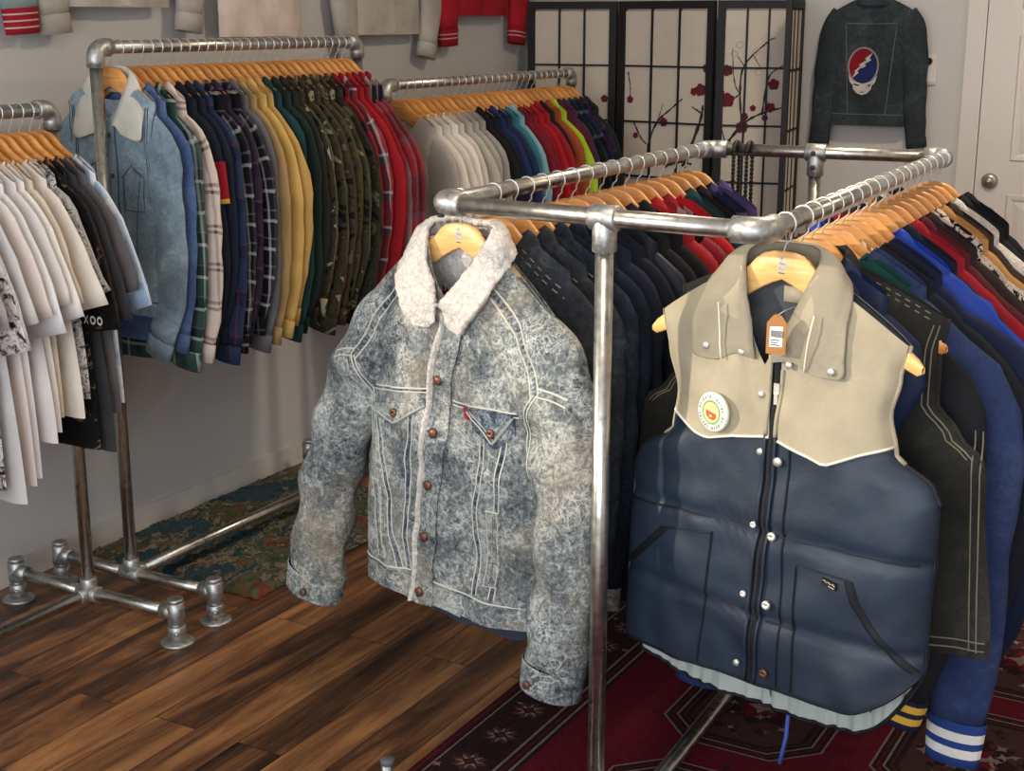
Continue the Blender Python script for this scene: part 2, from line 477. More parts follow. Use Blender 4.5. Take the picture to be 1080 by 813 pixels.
for zz in (0, -.038): screw(nr, BP + Vector((.0, -.0235, zz)), (.1, -1, 0), .0065)
screw(nr, LF + Vector((.005, -.005, -.022)), (0, 0, -1), .007)
base(nr, FP.x, FP.y, [(-1.552, 2.205), (-.64, 2.35)], .037, True); base(nr, BP.x, BP.y, [(-1.56, BP.y), (-.72, BP.y)], .037, True)
pipe(nr, 'bottom_bar', (FP.x + .045, FP.y, .037), (BP.x + .06, BP.y, .037))
def on_left(y): t_ = (y - LF.y) / (LB.y - LF.y); return (LF.lerp(LB, t_).x, y, NZ)
def on_right(y): t_ = (y - RF.y) / (RB.y - RF.y); return (RF.lerp(RB, t_).x, y, NZ)

# ------------------------------------------------------------------ hangers
def hanger_mesh(hw, th=.0055, m=M_WOOD):
    st = [(0, -.050, -.1), (.02, -.0512, -.108), (.038, -.056, -.117), (.052, -.065, -.125), (.066, -.08, -.134), (.1, -.104, -.152),
          (.15, -.133, -.176), (.2, -.163, -.203), (.245, -.192, -.226), (.266, -.208, -.235), (.275, -.22, -.23)]
    k = hw / .275
    o = []
    for x, a, b_ in st:
        if x > .066: x = .066 + (x - .066) * (hw - .066) / (.275 - .066); f_ = (hw - .066) / .209; a = -.08 + (a + .08) * f_; b_ = -.134 + (b_ + .134) * f_
        o.append((x, a, b_))
    full = [(-x, a, b_) for x, a, b_ in o[:0:-1]] + o
    b = MB(); rows = []
    for i, (x, a, b_) in enumerate(full):
        e = .0035 if i not in (0, len(full) - 1) else .001
        c = .0025
        rows.append([(x, -th + c, a), (x, -th, a - e), (x, -th, b_ + e), (x, -th + c, b_), (x, th - c, b_), (x, th, b_ + e), (x, th, a - e), (x, th - c, a)])
    b.grid(rows, 0, closed=True)
    n = len(rows[0]); b.face(range(n)); b.face([(len(rows) - 1) * n + i for i in range(n)][::-1])
    w = b.build('wooden_bar', m)
    me = w.data; bpy.data.objects.remove(w); return me
HW_L, HW_S, HW_LP = hanger_mesh(.272), hanger_mesh(.205), hanger_mesh(.272, .006, M_WOODPALE)
def hook_mesh():
    b = MB(); r = .0205; cz = PR + .0017 - r
    pts = [(0, 0, -.062), (0, 0, -.046), (.004, 0, -.036), (.012, 0, -.029)]
    for k in range(15):
        a = -PI * .28 + k / 14 * PI * 1.36
        pts.append((r * cos(a), 0, cz + r * sin(a)))
    b.tube(pts, .0017, 6)
    w = b.build('hook', M_HOOK); me = w.data; bpy.data.objects.remove(w); return me
HK = hook_mesh()
def logo_mark(root, y):
    """the little silver stamp on the hanger's head"""
    b = MB(); z = -.074
    def blob(pts): b.poly([(x, y, z + q) for x, q in pts])
    blob([(.004 * cos(a) - .001, .011 + .0045 * sin(a)) for a in [k * PI / 6 for k in range(12)]])
    blob([(-.007, .006), (-.003, .007), (-.002, -.012), (-.007, -.012)])
    blob([(-.0015, .006), (.005, .005), (.007, -.003), (.003, -.012), (-.001, -.006)])
    blob([(-.010, -.004), (.010, -.008), (.010, -.011), (-.010, -.007)])
    blob([(.006, .008), (.010, .002), (.011, -.002), (.0085, -.001)])
    b.build('stamped_mark', M_LOGO, root, smooth=False)
    b = MB()
    for q in ([(-.005, .0035), (.006, .0015), (.006, .0005), (-.005, .0022)], [(-.006, -.0135), (.006, -.0135), (.006, -.0155), (-.006, -.0155)],
              [(-.002, .013), (.001, .013), (.001, .0115), (-.002, .0115)]):
        b.poly([(x, y - .0002, z + w) for x, w in q])
    b.build('stamped_lettering', M_LOGOD, root, smooth=False)
def hanger(desc, loc, rz, me, group, mark=False):
    h = thing('wooden_hanger', desc, 'clothes hanger', loc, rz, group)
    for nm, m in (('wooden_bar', me), ('hook', HK)):
        o = bpy.data.objects.new(nm, m); COL.objects.link(o); o.parent = h
    if mark: logo_mark(h, -.0062)
    return h

# ------------------------------------------------------------------ garments (local: origin on the rail, x across the shoulders, -y the front, z up)
class Shape:
    def __init__(s, S=.22, N=.075, nz=-.078, sl=.62, widths=None, hem=-.72, hemc=.0, hem_cut=.0, dip=.09, bdip=.012, T=.014, Ts=.009,
                 tprof=None, cx=None, fold=.004, seed=0, veeneck=True, wr=0.0, quilt=None, backdrop=0.0, pw=3.2, rcut=0.0, nf=0.0, bk=1.0):
        s.__dict__.update(locals())
        s.widths = widths or [(0, S), (.18, S + .005), (1, S + .015)]
        s.tprof = tprof or [(0, Ts), (.12, T), (1, T)]
        s.cx = cx or [(0, 0), (1, 0)]
    def zt(s, x, front=True):
        a = abs(x)
        if a < s.N:
            d = s.dip if front else s.bdip
            q = (1 - a / s.N)
            q = q ** .8 if (s.veeneck and front) else sqrt(max(0, 1 - (a / s.N) ** 2))
            return s.nz - d * q
        e = a - s.N
        return s.nz - s.sl * e * (1 - .18 * (1 - e / max(1e-4, s.S - s.N)))
    def P(s, u, sv, front=True, off=0.0, wr=True):
        au = abs(u)
        z0 = s.zt(u * s.S, front)
        z1 = s.hem + s.hemc * u * u + s.rcut * max(0, u - .55) ** 2 / .2
        if not front: z1 -= s.backdrop * (1 - u ** 4)
        z = z0 + (z1 - z0) * sv
        x = interp(s.cx, sv) + u * interp(s.widths, sv)
        t = interp(s.tprof, sv) * sqrt(max(0.0, 1 - au ** (s.pw + (6 * (1 - min(1, sv * 5)) if s.pw > 4 else 0))))
        nk = max(0.0, 1 - au * s.S / s.N)
        if sv < .12: t = max(t, (s.Ts + .004) * (1 if nk > 0 else 0) * (1 - sv / .12) + t * sv / .12) if nk > 0 else t
        if front and nk > 0 and s.nf: t = max(t, (s.Ts + .004 + s.nf * min(1, nk * 1.6)) * max(0, 1 - sv * 2.5) + t * min(1, sv * 2.5))
        y = -t if front else t * (s.bk if sv > .1 else lerp(1, s.bk, sv / .1))
        sd = s.seed
        fa = s.fold * min(1, sv * 1.6)
        y += fa * (.6 * sin(x * 36 + sd * 1.7 + .9 * sin(z * 8 + sd)) + .4 * sin(x * 66 + sd * 2.9 + z * 7))
        if s.wr and wr:
            y += (s.wr * noise.noise(Vector((x * 9 + sd, z * 9, sd * 3.1 + (0 if front else 7)))) +
                  s.wr * .5 * noise.noise(Vector((x * 24 + sd, z * 20, 4 + sd)))) * (1 - au ** 6) * min(1, sv * 6)
        if s.quilt and front:
            y += s.quilt(x, z)
        if off: y += -off if front else off
        return (x, y, z)
    def inv(s, x, z, front=True):
        sv = .5; u = 0
        for _ in range(8):
            u = max(-1, min(1, (x - interp(s.cx, sv)) / interp(s.widths, sv)))
            z0 = s.zt(u * s.S, front); z1 = s.hem + s.hemc * u * u + s.rcut * max(0, u - .55) ** 2 / .2
            sv = max(0, min(1, (z - z0) / (z1 - z0)))
        return u, sv
    def at(s, x, z, off=.002, front=True):
        u, sv = s.inv(x, z, front)
        p = s.P(u, sv, front, off); return (x, p[1], z)
    def sheet(s, front, nu, ns, off=0, s0=0.0, s1=1.0):
        rows = []
        us = [sin((i / nu * 2 - 1) * PI / 2 * .94) / sin(PI / 2 * .94) for i in range(nu + 1)]
        for j in range(ns + 1):
            rows.append([s.P(u, s0 + (s1 - s0) * j / ns, front, off) for u in us])
        return rows
    def body(s, b, nu=20, ns=22, m=0, mb=None, close=True):
        f = s.sheet(True, nu, ns); k = s.sheet(False, nu, ns)
        b.grid(f, m)
        uvs = [[(p[0] + 3, p[2]) for p in r] for r in k]
        b.grid(k, m if mb is None else mb, uvs=uvs, flip=True)
    def region(s, b, xs, ztop, zbot, n=8, off=.003, m=0, edge=True, front=True):
        """overlay following the front between two height functions, with its edges turned down to the cloth"""
        rows = []
        for j in range(n + 1):
            rows.append([s.at(x, lerp(ztop(x), zbot(x), j / n), off, front) for x in xs])
        b.grid(rows, m, flip=not front)
        if edge:
            for r in (rows[0], rows[-1]):
                b.grid([r, [(p[0], p[1] + off * (1.0 if front else -1), p[2]) for p in r]], m)
            for i in (0, -1):
                r = [q[i] for q in rows]
                b.grid([r, [(p[0], p[1] + off * (1.0 if front else -1), p[2]) for p in r]], m)
    def line(s, b, pts, w=.004, off=.002, m=0, n=None, dash=None, front=True):
        """a seam or stitched line: a slim raised ribbon laid along pts (x,z) on the front"""
        P = []
        for (x0, z0), (x1, z1) in zip(pts, pts[1:]):
            L = sqrt((x1 - x0) ** 2 + (z1 - z0) ** 2); k = max(2, int(L / .012))
            for i in range(k): P.append((lerp(x0, x1, i / k), lerp(z0, z1, i / k)))
        P.append(pts[-1])
        seg = []; acc = 0
        for i, (x, z) in enumerate(P):
            a = P[max(0, i - 1)]; c = P[min(len(P) - 1, i + 1)]
            dx, dz = c[0] - a[0], c[1] - a[1]; L = sqrt(dx * dx + dz * dz) or 1
            nx, nz_ = -dz / L * w / 2, dx / L * w / 2
            seg.append((s.at(x + nx, z + nz_, off * .3, front), s.at(x, z, off, front), s.at(x - nx, z - nz_, off * .3, front)))
        if dash is None:
            b.grid(seg, m)
        else:
            for i in range(0, len(seg) - 1, 2): b.grid(seg[i:i + 2], m)
    def disc(s, root, name, x, z, r, h, m, off=.004, rim=None):
        """button or snap on the front"""
        b = MB(); c = Vector(s.at(x, z, off))
        b.tube([c + Vector((0, .003, 0)), c + Vector((0, -h * .7, 0)), c + Vector((0, -h, 0)), c + Vector((0, -h * .8, 0))],
               [r, r, r * .72, r * .4], 14)
        return b.build(name, m, root)

def sleeve_path(pts, n, wr=.1, seed=0, sgn=1):
    """pts: (x, y, z, a, b); returns rings data"""
    P = catmull(pts, n); out = []
    for i, q in enumerate(P):
        a = Vector(P[max(0, i - 1)][:3]); c = Vector(P[min(n, i + 1)][:3])
        t = (c - a).normalized(); pr = Vector((0, 1, 0)).cross(t).normalized(); qq = t.cross(pr)
        out.append((Vector(q[:3]), t, pr, qq, q[3], q[4]))
    return out
def mirror(p): return (-p[0], p[1], p[2])
def sleeve(pts, m, parent, name='sleeve', n=18, nr=16, sgn=1, seed=0, wr=.12, inset=True, wrf=1.0):
    if wr >= .14 and nr < 30: pts = [(q[0] + (.010 * noise.noise(Vector((seed * 3.7, i * 1.9, 1))) if i > 2 else 0), q[1], q[2] - (.02 * noise.noise(Vector((seed * 5.1, 3, 2))) if i > 2 else 0), q[3] * (1 + (.10 * noise.noise(Vector((seed * 2.3, i * 2.7, 8))) if i > 1 else 0)), q[4]) for i, q in enumerate(pts)]
    R = sleeve_path(pts, n); b = MB(); rows = []; uvs = []; l = 0; prev = None
    for i, (c, t, p, q, a, bb) in enumerate(R):
        if prev is not None: l += (c - prev).length
        prev = c
        row = []; uv = []
        for k in range(nr):
            th = 2 * PI * k / nr; s_ = i / n
            f = 1 + wr * min(1, s_ * 3) * (.5 * sin(l * 52 * wrf + seed + 2.1 * cos(th)) + .5 * noise.noise(Vector((cos(th) * 1.3 + seed, sin(th) * 1.3, l * 17 * wrf))))
            ca, sa = cos(th), sin(th)
            v = c + p * (a * (abs(ca) ** .9) * (1 if ca > 0 else -1)) * (1 + (f - 1) * .35) + q * (bb * sa * f)
            row.append(v); uv.append((.31 * cos(th) * a / .08 * .25 + 7 * sgn + (1.2 if sa > 0 else 0), -l))
        rows.append(row); uvs.append(uv)
    if inset:
        c, t, p, q, a, bb = R[-1]
        for k, (e, d) in enumerate(((.9, .0), (.86, -.03))):
            rows.append([c + t * d + p * (a * e * cos(2 * PI * j / nr)) + q * (bb * e * sin(2 * PI * j / nr)) for j in range(nr)]); uvs.append(uvs[-1])
    if sgn < 0: rows = [[mirror(v) for v in r] for r in rows]
    b.grid(rows, 0, closed=True, uvs=uvs, flip=sgn > 0)
    o = b.build(name, m, parent)
    return o, R[-1]
def cuff(end, stripes, mats, parent, sgn=1, nr=18, k=1.04, taper=0.0, name='cuff', ribs=0.0):
    """band at the sleeve end; stripes: [(length, material index)]"""
    c, t, p, q, a, bb = end; b = MB(); rows = []; ms = []; d = -.004
    def ring(d, e): return [c + t * d + p * (a * e * cos(2 * PI * j / nr) * (1 + (ribs if j % 2 else 0))) + q * ((bb * e + .002) * sin(2 * PI * j / nr)) for j in range(nr)]
    rows.append(ring(d, k * .97)); tot = sum(x for x, _ in stripes); acc = 0
    rows.append(ring(d + .003, k)); ms.append(stripes[0][1])
    for L, mi in stripes:
        acc += L
        rows.append(ring(d + acc, k * (1 - taper * acc / tot))); ms.append(mi)
    rows.append(ring(d + acc, k * (1 - taper) * .88)); ms.append(stripes[-1][1])
    rows.append(ring(d + acc - .03, k * (1 - taper) * .84)); ms.append(stripes[-1][1])
    if sgn < 0: rows = [[mirror(v) for v in r] for r in rows]
    b.grid(rows, ms, closed=True, flip=sgn > 0)
    return b.build(name, mats, parent)
def collar(half, m, parent, thick=.003, bulge=.008, nn=7, ns=22, noise_amp=0.0, name='collar', fr=True):
    """half: stations from centre back to the front tip of the right side, each (inner xyz, outer xyz)"""
    st = [tuple(a) + tuple(c) for a, c in half]
    R = catmull(st, ns)
    L = [(-r[0], r[1], r[2], -r[3], r[4], r[5]) for r in R[:0:-1]]
    rows = []
    for r in L + R:
        a, c = Vector(r[:3]), Vector(r[3:]); row = []
        out = Vector((c.x - a.x, c.y - a.y, 0))
        for k in range(nn + 1):
            t_ = k / nn
            v = a.lerp(c, t_)
            v.z += bulge * sin(PI * min(1, t_ * 1.5)) * .8
            v += out * (.16 * sin(PI * t_)) 
            if noise_amp: v += noise.noise_vector(v * 55) * noise_amp + noise.noise_vector(v * 140) * noise_amp * .6
            row.append(v)
        rows.append(row)
    b = MB(); b.grid(rows, 0)
    return b.build(name, m, parent, solid=thick)

def shirt_collar(sh, m, parent, h=.03, pt=.1, w=.036, thick=.002, T=None):
    T = T or sh.Ts + .006; N, z = sh.N, sh.nz
    zb = z - sh.bdip * .8
    half = [((0, T * .5, zb + h), (0, T * 1.1, zb - .018)),
            ((N * .62, T * .4, lerp(zb, z, .4) + h), (N * .7 + w * .6, T * .9, lerp(zb, z, .4) - .026)),
            ((N * .95, 0, z + h * .8), (N + w, .0, z - .04)),
            ((N * .7, -T * .7, z - sh.dip * .35 + h * .4), (N * .9 + w * .8, -T * 1.25, z - .062)),
            ((N * .12, -T * 1.05, z - sh.dip * .95), (N * .55, -T * 1.45, z - pt - .01))]
    return collar(half, m, parent, thick, .006)
def neckband(sh, m, parent, r=.006):
    b = MB(); pts = []
    for k in range(25):
        a = k / 24 * 2 * PI; x = sh.N * 1.0 * sin(a); fr = cos(a) < 0
        z = sh.zt(x * .999, fr) + .002
        y = (-1 if fr else 1) * (sh.Ts + .003) * sqrt(max(0, 1 - (x / sh.N) ** 2) )
        pts.append((x, y, z))
    b.tube(pts, r * .6, 8, cap=False)
    return b.build('neckband', m, parent)

def sleeve_pts(sh, length=.56, a0=.088, a1=.05, out=.02, b=None, y=0.0, flare=0.0, fwd=0.0):
    """ordinary long sleeve hanging down from the shoulder tip"""
    S = sh.S; zt = sh.zt(S); b = b or sh.T
    L = length
    return [(S - .085, y, zt - .02, a0 * .42, b * .6), (S - .04, y, zt - .075, a0 * .8, b * .8), (S + .005, y, zt - .14, a0, b * .95), (S + .03 + out, y, zt - .24, a0 * .95, b),
            (S + .04 + out, y - fwd * .3, zt - .12 - L * .5, a0 * .85, b), (S + .035 + out * .9 + flare * .4, y - fwd * .6, zt - .12 - L * .75, lerp(a0, a1, .6), b),
            (S + .02 + out * .8 + flare, y - fwd, zt - .1 - L, a1, b * .95)]
def tee_sleeve_pts(sh, length=.24, out=.09, a0=.085, a1=.085, b=None):
    S = sh.S; zt = sh.zt(S); b = b or sh.T
    return [(S - .08, 0, zt - .02, a0 * .42, b * .6), (S - .035, 0, zt - .07, a0 * .85, b * .75), (S + .0, 0, zt - .125, a0, b * .95), (S + out * .6, 0, zt - .12 - length * .45, a0 * .98, b), (S + out, 0, zt - .1 - length, a1, b)]

M_BTN = fine(90, 70, 50, .4, .6); M_BTNW = fine(225, 220, 210, .4); M_SNAP = fine(222, 218, 208, .38, .7)
def row_garment(name, label, cat, group, loc, rz, m, kind='shirt', sh=None, cuffm=None, collarm=None, seed=0, slen=.56, out=.02, sw=(.088, .05), sy=0.0,
                cuffs=None, sleeve_m=None, buttons=0, btn=None, flare=0.0, nu=16, ns=16, hemband=None, fwd=0.0, pocket=None, wr=.14, placket=True, sb=None, ch=.014):
    r = thing(name, label, cat, loc, rz, group)
    b = MB(); sh.body(b, nu, ns); b.build('body', m, r)
    sm = sleeve_m or m
    if kind in ('shirt', 'jacket', 'knit', 'puffer'):
        for sg in (1, -1):
            so, e = sleeve(sleeve_pts(sh, slen, sw[0], sw[1], out if sg > 0 else min(out, .015), sb, sy, flare, fwd if sg > 0 else fwd * .3), sm, r, sgn=sg, seed=seed + sg, wr=wr if kind != 'puffer' else .3, wrf=1 if kind != 'puffer' else 1.3)
            if cuffs: cuff(e, cuffs[0], cuffs[1], r, sg, taper=.1, ribs=.02)
            elif kind == 'knit': cuff(e, [(.05, 0)], [cuffm or m], r, sg, k=.95, taper=.12, ribs=.03)
            else: cuff(e, [(.055, 0)], [cuffm or m], r, sg)
    elif kind == 'tee':
        for sg in (1, -1):
            sleeve(tee_sleeve_pts(sh, slen, out, sw[0], sw[1]), sm, r, sgn=sg, seed=seed + sg, n=9, wr=.2)
    if kind in ('shirt', 'jacket', 'puffer'): shirt_collar(sh, collarm or m, r, ch)
    else: neckband(sh, collarm or m, r)
    if kind in ('shirt', 'jacket') and placket:
        z0 = sh.nz - sh.dip - .004
        b = MB(); sh.region(b, [-.014, 0, .014], lambda x: z0, lambda x: sh.hem + .004, 16, .003)
        b.build('placket', m, r)
        for k in range(buttons):
            sh.disc(r, 'button', 0, lerp(z0 - .04, sh.hem + .05, k / max(1, buttons - 1)), .006, .003, btn or M_BTNW, .004)
    if hemband:
        b = MB(); xs = [sh.widths[-1][1] * (i / 8 - 1) * .985 for i in range(17)]
        hz = sh.hem + hemband[0]
        for fr in (True, False): sh.region(b, xs, lambda x: hz, lambda x: sh.hem + .001, 3, .003, front=fr)
        b.build('hem_band', hemband[1], r)
    if pocket:
        px, pz, w, h = pocket
        b = MB(); sh.region(b, [px - w / 2, px - w / 4, px, px + w / 4, px + w / 2], lambda x: pz, lambda x: pz - h + abs(x - px) * .25, 5, .003)
        b.build('pocket', m, r)
    return r
HW_M, HW_S, HW_P = hanger_mesh(.178), hanger_mesh(.142), None
def frange(a, b, n): return [a + (b - a) * i / n for i in range(n + 1)]
def polyline(pts):
    def f(x):
        if x <= pts[0][0]: return pts[0][1]
        for (a, va), (b, vb) in zip(pts, pts[1:]):
            if x <= b: return lerp(va, vb, (x - a) / (b - a))
        return pts[-1][1]
    return f
def us_region(sh, b, us, zend, n=10, off=.004, m=0, front=True):
    """overlay that starts at the shoulder line and ends at the height zend(x), in the cloth's own grid"""
    rows = [[] for _ in range(n + 1)]
    for u in us:
        lo, hi = 0.0, 1.0
        for _ in range(22):
            mid = (lo + hi) / 2; p = sh.P(u, mid, front)
            if p[2] > zend(p[0]): lo = mid
            else: hi = mid
        for j in range(n + 1): rows[j].append(sh.P(u, lo * j / n, front, off))
    b.grid(rows, m, flip=not front)
    e = rows[-1]; b.grid([e, [(p[0], p[1] + (off * 1.2 if front else -off * 1.2), p[2]) for p in e]], m, flip=not front)
    return rows[-1]
def world(base, rz, p):
    return (base[0] + p[0] * cos(rz) - p[1] * sin(rz), base[1] + p[0] * sin(rz) + p[1] * cos(rz), base[2] + p[2])

# ---- cloths for the two jackets at the front
def acid(name, dark, mid, light, stain=.35, k=1.0, p=(.40, .5, .60)):
    t = NT(name); v = t.coord()
    big = t.noise(v, 7, 4, .6, .5); fi = t.noise(v, 130, 6, .7, .6); me_ = t.noise(v, 38, 6, .65, 1.5)
    f = t.math('ADD', t.math('ADD', t.math('MULTIPLY', big, .26), t.math('MULTIPLY', me_, .36)), t.math('MULTIPLY', fi, .38))
    col = t.ramp(f, [(p[0], srgb(*dark)), (p[1], srgb(*mid)), (p[2], srgb(*light))])
    for sc_, wd, am in ((26, .045, .55), (55, .06, .4)):
        n = t.noise(v, sc_, 2, .5, 2.2); r = t.math('ABSOLUTE', t.math('SUBTRACT', n, .5))
        mk = t.ramp(r, [(0, (1, 1, 1, 1)), (wd, (0, 0, 0, 1))]); gate = t.ramp(t.noise(v, 13, 3), [(.42, (0, 0, 0, 1)), (.6, (1, 1, 1, 1))])
        col = t.mix(col, srgb(224, 222, 212), t.math('MULTIPLY', t.math('MULTIPLY', mk, gate), am * k))
    st = t.ramp(t.noise(v, 4.2, 4, .6, .6), [(.46, (0, 0, 0, 1)), (.7, (1, 1, 1, 1))])
    col = t.mix(col, srgb(176, 154, 120), t.math('MULTIPLY', st, stain))
    t.base(col); t.set(Roughness=.85); t.set(Specular_IOR_Level=.2); t.bump(f, .8, .006)
    return t.m
M_ACID = acid('acid_wash_denim', (44, 51, 59), (106, 112, 112), (188, 188, 176), .4)
M_ACIDK = acid('acid_wash_cuff', (50, 56, 62), (120, 121, 116), (204, 200, 188), .5)
M_ACIDD = acid('acid_wash_pocket', (22, 32, 46), (56, 70, 84), (140, 148, 150), .1, .7)
t = NT('sherpa_fleece'); v = t.coord(); n = t.noise(v, 85, 4, .7, .8)
t.base(t.ramp(n, [(.3, srgb(204, 192, 180)), (.65, srgb(232, 224, 214))])); t.set(Roughness=1.0); t.bump(n, .9, .012); M_FLEECE = t.m
M_STITCHL = plain(192, 188, 174, .9, .1, .12); M_STITCHD = plain(44, 50, 60, .9, .1, .1)
M_COPPER = fine(120, 84, 66, .4, .6); M_REDTAB = plain(168, 38, 44, .8, .1, .1); M_WHITE = plain(226, 222, 216, .8, .1, .04)
M_NAVYLIN = plain(52, 58, 72, .8, .1, .1)

# ================================================================= sherpa-collared acid wash jacket
sb = on_left(2.408); sbase = (sb[0] - .008, sb[1], NZ); srz = math.radians(-12)
HW_P = hanger_mesh(.16, .006, M_WOODPALE)
hanger('pale wooden hanger with silver stamp inside the fleece-collared denim jacket', sbase, srz, HW_P, 'hangers on the denim rail', True)
sj = thing('denim_jacket', 'acid-washed pale denim jacket with cream fleece collar facing out at the rail end', 'jacket', sbase, srz)
SH = Shape(S=.265, N=.078, nz=-.078, sl=.80, hem=-.86, hemc=.0, dip=.118, T=.064, Ts=.012, seed=3.2,
           widths=[(0, .265), (.12, .262), (.36, .258), (.7, .262), (1, .25)], cx=[(0, 0), (.4, -.004), (1, -.03)],
           tprof=[(0, .012), (.06, .034), (.2, .06), (.6, .066), (1, .066)], fold=.004, wr=.014, backdrop=.075, nf=.03)
b = MB(); SH.body(b, 44, 48); b.build('body', M_ACID, sj)
b = MB(); b.grid(SH.sheet(False, 44, 48, -.009), 0); b.build('fleece_lining', M_FLEECE, sj)
b = MB(); r_ = SH.sheet(False, 44, 5, -.014, .9, 1.005); b.grid(r_, 0); b.build('lining_hem', M_NAVYLIN, sj)
b = MB()
for k in range(2): pass
lb = [(-.10, .0), (-.02, .0)]
xs = frange(-.135, -.05, 4)
rows = [[(x, SH.at(x, -.86, -.018, False)[1], z) for x in xs] for z in (-.84, -.885, -.925)]
b.grid(rows, 0); b.build('care_label', M_WHITE, sj, solid=.001)
ends = {}
Rp = [(.15, 0, -.2, .035, .02), (.205, .0, -.275, .082, .045), (.262, -.006, -.375, .092, .06), (.296, -.012, -.5, .078, .06), (.298, -.022, -.68, .071, .056), (.29, -.035, -.84, .069, .054), (.284, -.04, -.905, .068, .05)]
Lp = [(.15, 0, -.2, .035, .02), (.205, .0, -.275, .082, .045), (.27, -.004, -.38, .09, .058), (.345, -.008, -.51, .08, .058), (.405, -.012, -.68, .077, .056), (.445, -.016, -.84, .078, .052), (.458, -.018, -.905, .08, .05)]
for sg, pts in ((1, Rp), (-1, Lp)):
    so, e = sleeve(pts, M_ACID, sj, n=56, nr=32, sgn=sg, seed=2.0 + sg * 3, wr=.3, wrf=.8)
    cf = cuff(e, [(.006, 1), (.048, 0), (.006, 1)], [M_ACID, M_ACIDK], sj, sg, nr=28, k=1.05, taper=.04)
    c, tt, p, q, a_, bb_ = e
    P = c + tt * .032 - q * (0) + Vector((0, -bb_ * 1.08, 0)) + p * (.02 * 1)
    if sg < 0: P = Vector((-P.x, P.y, P.z))
    bt = MB(); bt.tube([P + Vector((0, .004, 0)), P + Vector((0, -.004, 0)), P + Vector((0, -.005, 0))], [.0085, .0085, .006], 14); bt.build('button', M_COPPER, cf)
# fleece collar
def fa(x, z, o): return (x, SH.at(x, z, o)[1], z)
half = [((0, .035, -.052), (0, .066, -.115)), ((.055, .028, -.05), (.085, .052, -.098)), ((.085, .0, -.066), (.135, .004, -.112)),
        ((.064, -.032, -.122), fa(.13, -.165, .016)), ((.026, -.046, -.175), fa(.096, -.222, .018)), (fa(.010, -.2, .022), fa(.062, -.256, .018)), (fa(.007, -.213, .022), fa(.018, -.25, .016))]
collar(half, M_FLEECE, sj, .013, .018, 16, 84, .0035, 'fleece_collar')
# placket with fleece edge, buttonholes and copper buttons
def pc(z): return lerp(.012, -.072, (-z - .25) / .61)
b = MB(); rows = []
for z in frange(-.232, -.861, 34):
    c = pc(z) + .012; rows.append([SH.at(c + d, z, .0065 if abs(d) < .03 else .001) for d in (-.031, -.030, -.012, .0, .012, .028, .029)])
b.grid(rows, 0); pl = b.build('placket', M_ACID, sj)
b = MB(); rows = []
for i, z in enumerate(frange(-.225, -.862, 90)):
    c = pc(z) - .022; w = .0065 + .003 * noise.noise(Vector((z * 90, 0, 1)))
    rows.append([SH.at(c + d * w, z, o) for d, o in ((-1, .002), (-.6, .008), (0, .0115 + .003 * noise.noise(Vector((z * 130, 3, 1)))), (.6, .008), (1, .002))])
b.grid(rows, 0); b.build('fleece_edge', M_FLEECE, sj)
b = MB()
for d in (.032,): SH.line(b, [(pc(z) + d, z) for z in frange(-.24, -.86, 12)], .003, .004)
SH.line(b, [(pc(z) + .036, z) for z in frange(-.24, -.86, 12)], .0025, .003, dash=1)
b.build('placket_stitching', M_STITCHL, sj)
for z in (-.36, -.471, -.586, -.704, -.834):
    b = MB(); SH.line(b, [(pc(z) - .008, z + .001), (pc(z) + .02, z - .002)], .008, .0078, 0)
    b.build('buttonhole', M_STITCHD, pl)
for x, z in ((-.003, -.36), (-.013, -.471), (-.029, -.586), (-.046, -.704), (-.068, -.834)):
    SH.disc(sj, 'copper_button', x + .005, z, .0105, .005, M_COPPER, .008)
# yoke seams, shoulder seams, vertical seams, waistband
b = MB(); d = MB()
def twin(pts, w=.004, gap=.008, dk=True):
    SH.line(b, pts, w, .0025, 0); SH.line(b, [(x + .0, z - gap) for x, z in pts], w * .8, .0022, 0)
    if dk: SH.line(d, [(x, z - gap / 2) for x, z in pts], gap * .9, .0012, 0)
twin([(-.255, -.415), (-.036, -.385)]); twin([(.035, -.398), (.24, -.4)])
def vtwin(pts, gap=.01):
    SH.line(b, [(x - gap / 2, z) for x, z in pts], .003, .0025); SH.line(b, [(x + gap / 2, z) for x, z in pts], .003, .0025); SH.line(d, pts, gap * .8, .0014)
vtwin([(-.2, -.476), (-.165, -.64), (-.131, -.8)], .014); vtwin([(-.086, -.45), (-.111, -.8)], .014); vtwin([(.108, -.473), (.09, -.8)], .012); vtwin([(.165, -.46), (.135, -.8)], .012)
wb = lambda x: -.805
SH.line(b, [(-.27, -.806), (-.1, -.8)], .004, .0045); SH.line(b, [(-.03, -.803), (.22, -.812)], .004, .0045)
from mathutils.bvhtree import BVHTree
vv, ff = [], []
for o in sj.children:
    if o.name.startswith(('body', 'sleeve')):
        k0 = len(vv); vv += [v.co.copy() for v in o.data.vertices]; ff += [[k0 + i for i in p.vertices] for p in o.data.polygons]
BV = BVHTree.FromPolygons(vv, ff)
def on_front(x, z, off):
    h = BV.ray_cast(Vector((x, -1, z)), Vector((0, 1, 0)))
    return (x, (h[0].y if h[0] else -.05) - off, z)
def over_line(mb, pts, w, off, dash=False):
    P = catmull(pts, max(8, int(len(pts) * 9))); seg = []
    for i, (x, z) in enumerate(P):
        A = P[max(0, i - 1)]; C_ = P[min(len(P) - 1, i + 1)]; dx, dz = C_[0] - A[0], C_[1] - A[1]; L = sqrt(dx * dx + dz * dz) or 1
        nx, nz2 = -dz / L * w / 2, dx / L * w / 2
        seg.append((on_front(x + nx, z + nz2, off * .4), on_front(x, z, off), on_front(x - nx, z - nz2, off * .4)))
    if dash:
        for i in range(0, len(seg) - 1, 2): mb.grid(seg[i:i + 2])
    else: mb.grid(seg)
